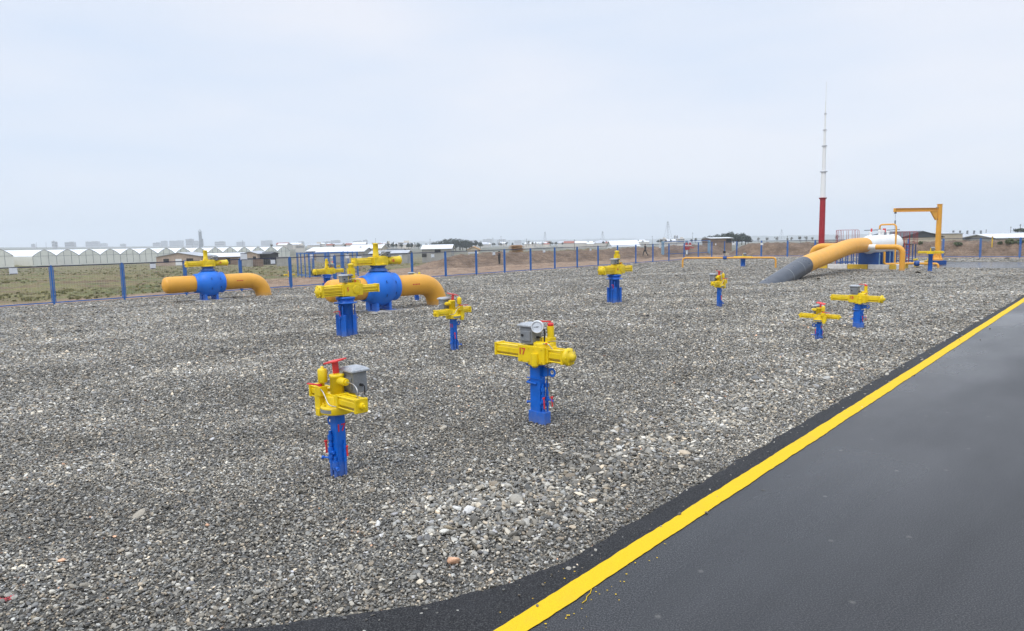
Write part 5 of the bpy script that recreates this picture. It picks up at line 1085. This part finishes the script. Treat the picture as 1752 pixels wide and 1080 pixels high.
for k in range(95):
    px = q.choice([q.uniform(812, 1045), q.uniform(812, 1150), q.uniform(640, 700), q.uniform(955, 1130), q.uniform(470, 620)]); D = q.uniform(430, 1000); base = np.interp(px, [470, 650, 820, 1000, 1150], [423.5, 423, 422.5, 420.5, 417]) - (D - 430) / 570 * 5.0
    c = q.choice('wwrggw'); p = P(px, base, D); t = thing('town_house', nmh[c], 'house', p, q.uniform(-.6, .6), {'w': 'white-roofed town houses', 'r': 'red-roofed town houses', 'g': 'grey-roofed town houses'}[c]); s = q.uniform(.5, .85) * .8
    t.scale = (s, s, s * .9)
    part('wall', HM[c][0], None, t); part('roof', HM[c][1], None, t)
def pylon(px, yt, yb, D, label, group=None, wbase=5.):
    p = P(px, yb, D); h = (yb - yt) * D / F; t = thing('pylon', label, 'pylon', p, .4, group); mb = MB(); r = max(.09, D / F * .16)
    wd = lambda z: wbase / 2 * (1 - z / h) ** 1.3 + .25
    zs = np.linspace(0, h, 9)
    for a, b in zip(zs[:-1], zs[1:]):
        for sx, sy in ((1, 1), (1, -1), (-1, 1), (-1, -1)):
            mb.beam((sx * wd(a), sy * wd(a), a), (sx * wd(b), sy * wd(b), b), r, r)
        mb.beam((wd(a), wd(a), a), (-wd(b), wd(b), b), r * .6, r * .6); mb.beam((-wd(a), -wd(a), a), (wd(b), -wd(b), b), r * .6, r * .6)
    part('lattice_tower', mb, 'grey', t); mb = MB()
    for z, l in ((.72, .16), (.82, .13), (.92, .1)): mb.beam((-h * l, 0, h * z), (h * l, 0, h * z), r, r)
    part('crossarm', mb, 'grey', t)
pylon(1142.5, 379.5, 412, 520, 'tallest grey lattice pylon above the pale blue gate'); pylon(932.7, 397, 416, 900, 'faint lattice pylon right of the timber stack'); pylon(1031, 396, 414, 800, 'faint lattice pylon left of the white hangar'); pylon(1337, 393, 409, 900, 'faint lattice pylon left of the mast'); 
for px, yt, yb, D in [(843.5, 407, 418, 520), (855, 409, 418, 560), (857.5, 404, 418, 620), (861.5, 410, 418, 560), (871, 411, 418, 600), (901, 408.5, 418, 420), (983, 410, 424, 300), (1116, 404, 415, 400), (1185, 398, 412, 420), (1347, 404, 413, 260), (1379, 404.5, 413, 260), (1370, 406, 413, 300), (1729, 388, 399, 220), (1745, 384, 400, 160), (1687, 393, 399, 200), (62.7, 415, 422, 900), (79, 415, 422, 900), (415.5, 411, 420, 900), (643, 408, 420, 600), (736, 409, 420, 500)]:
    p = P(px, yb, D); h = (yb - yt) * D / F; r = max(.1, D / F * .22); mb = MB().tube([(0, 0, -2), (0, 0, h)], r, 6, rs=[r, r * .6]); mb.beam((-h * .1, 0, h * .9), (h * .1, 0, h * .9), r, r)
    solo('utility_pole', mb, 'pole', 'thin far utility pole standing on the horizon', 'pole', p, 0, 'far utility poles')
# hills
def hills(label, pts, D, depth):
    xs = np.linspace(pts[0][0], pts[-1][0], 240); ys = np.interp(xs, [p[0] for p in pts], [p[1] for p in pts]) + .5 * np.sin(xs * .11) + .35 * np.sin(xs * .31 + 1)
    rows = []
    for f, hh in ((0, 0), (.25, .55), (.5, .85), (1., 1.), (2., .7)):
        r = []
        for x, y in zip(xs, ys): b = P(x, 424, D); tz_ = P(x, y, D)[2]; r.append((b[0] * (1 + f * depth / D), D + f * depth, -60 + (tz_ + 60) * hh))
        rows.append(r)
    A = np.array(rows); o = link(bpy.data.objects.new('hills', grid_mesh('hills', A[..., 0], A[..., 1], A[..., 2], 'hill'))); tag(o, kind='structure')
hills('', [(1130, 411), (1210, 407.5), (1290, 404.5), (1340, 404), (1400, 402.5), (1460, 402), (1520, 401), (1600, 401), (1752, 400), (1900, 399)], 3400, 500)
hills('', [(600, 416.5), (760, 413), (840, 410), (900, 411), (960, 410.5), (1050, 408.5), (1120, 409.5), (1180, 408)], 4300, 350)
# ---------------------------------------------------------------- haze
zmin = -75.; zmax = 130.
mb = MB().box((0, 0, (zmin + zmax) / 2), (10600, 10600, zmax - zmin)); hz_ = part('haze', mb, 'white', None); tag(hz_, 'thin pale haze over the distant plain', 'haze', kind='stuff')
hm = bpy.data.materials.new('haze_air'); hm.use_nodes = True; nt = hm.node_tree; nt.nodes.clear(); pv = N(nt, 'ShaderNodeVolumePrincipled', Density=.00036); pv.inputs['Color'].default_value = (.90, .95, 1.0, 1); pv.inputs['Anisotropy'].default_value = .1
ho = nt.nodes.new('ShaderNodeOutputMaterial'); nt.links.new(pv.outputs[0], ho.inputs['Volume']); hz_.data.materials.clear(); hz_.data.materials.append(hm)
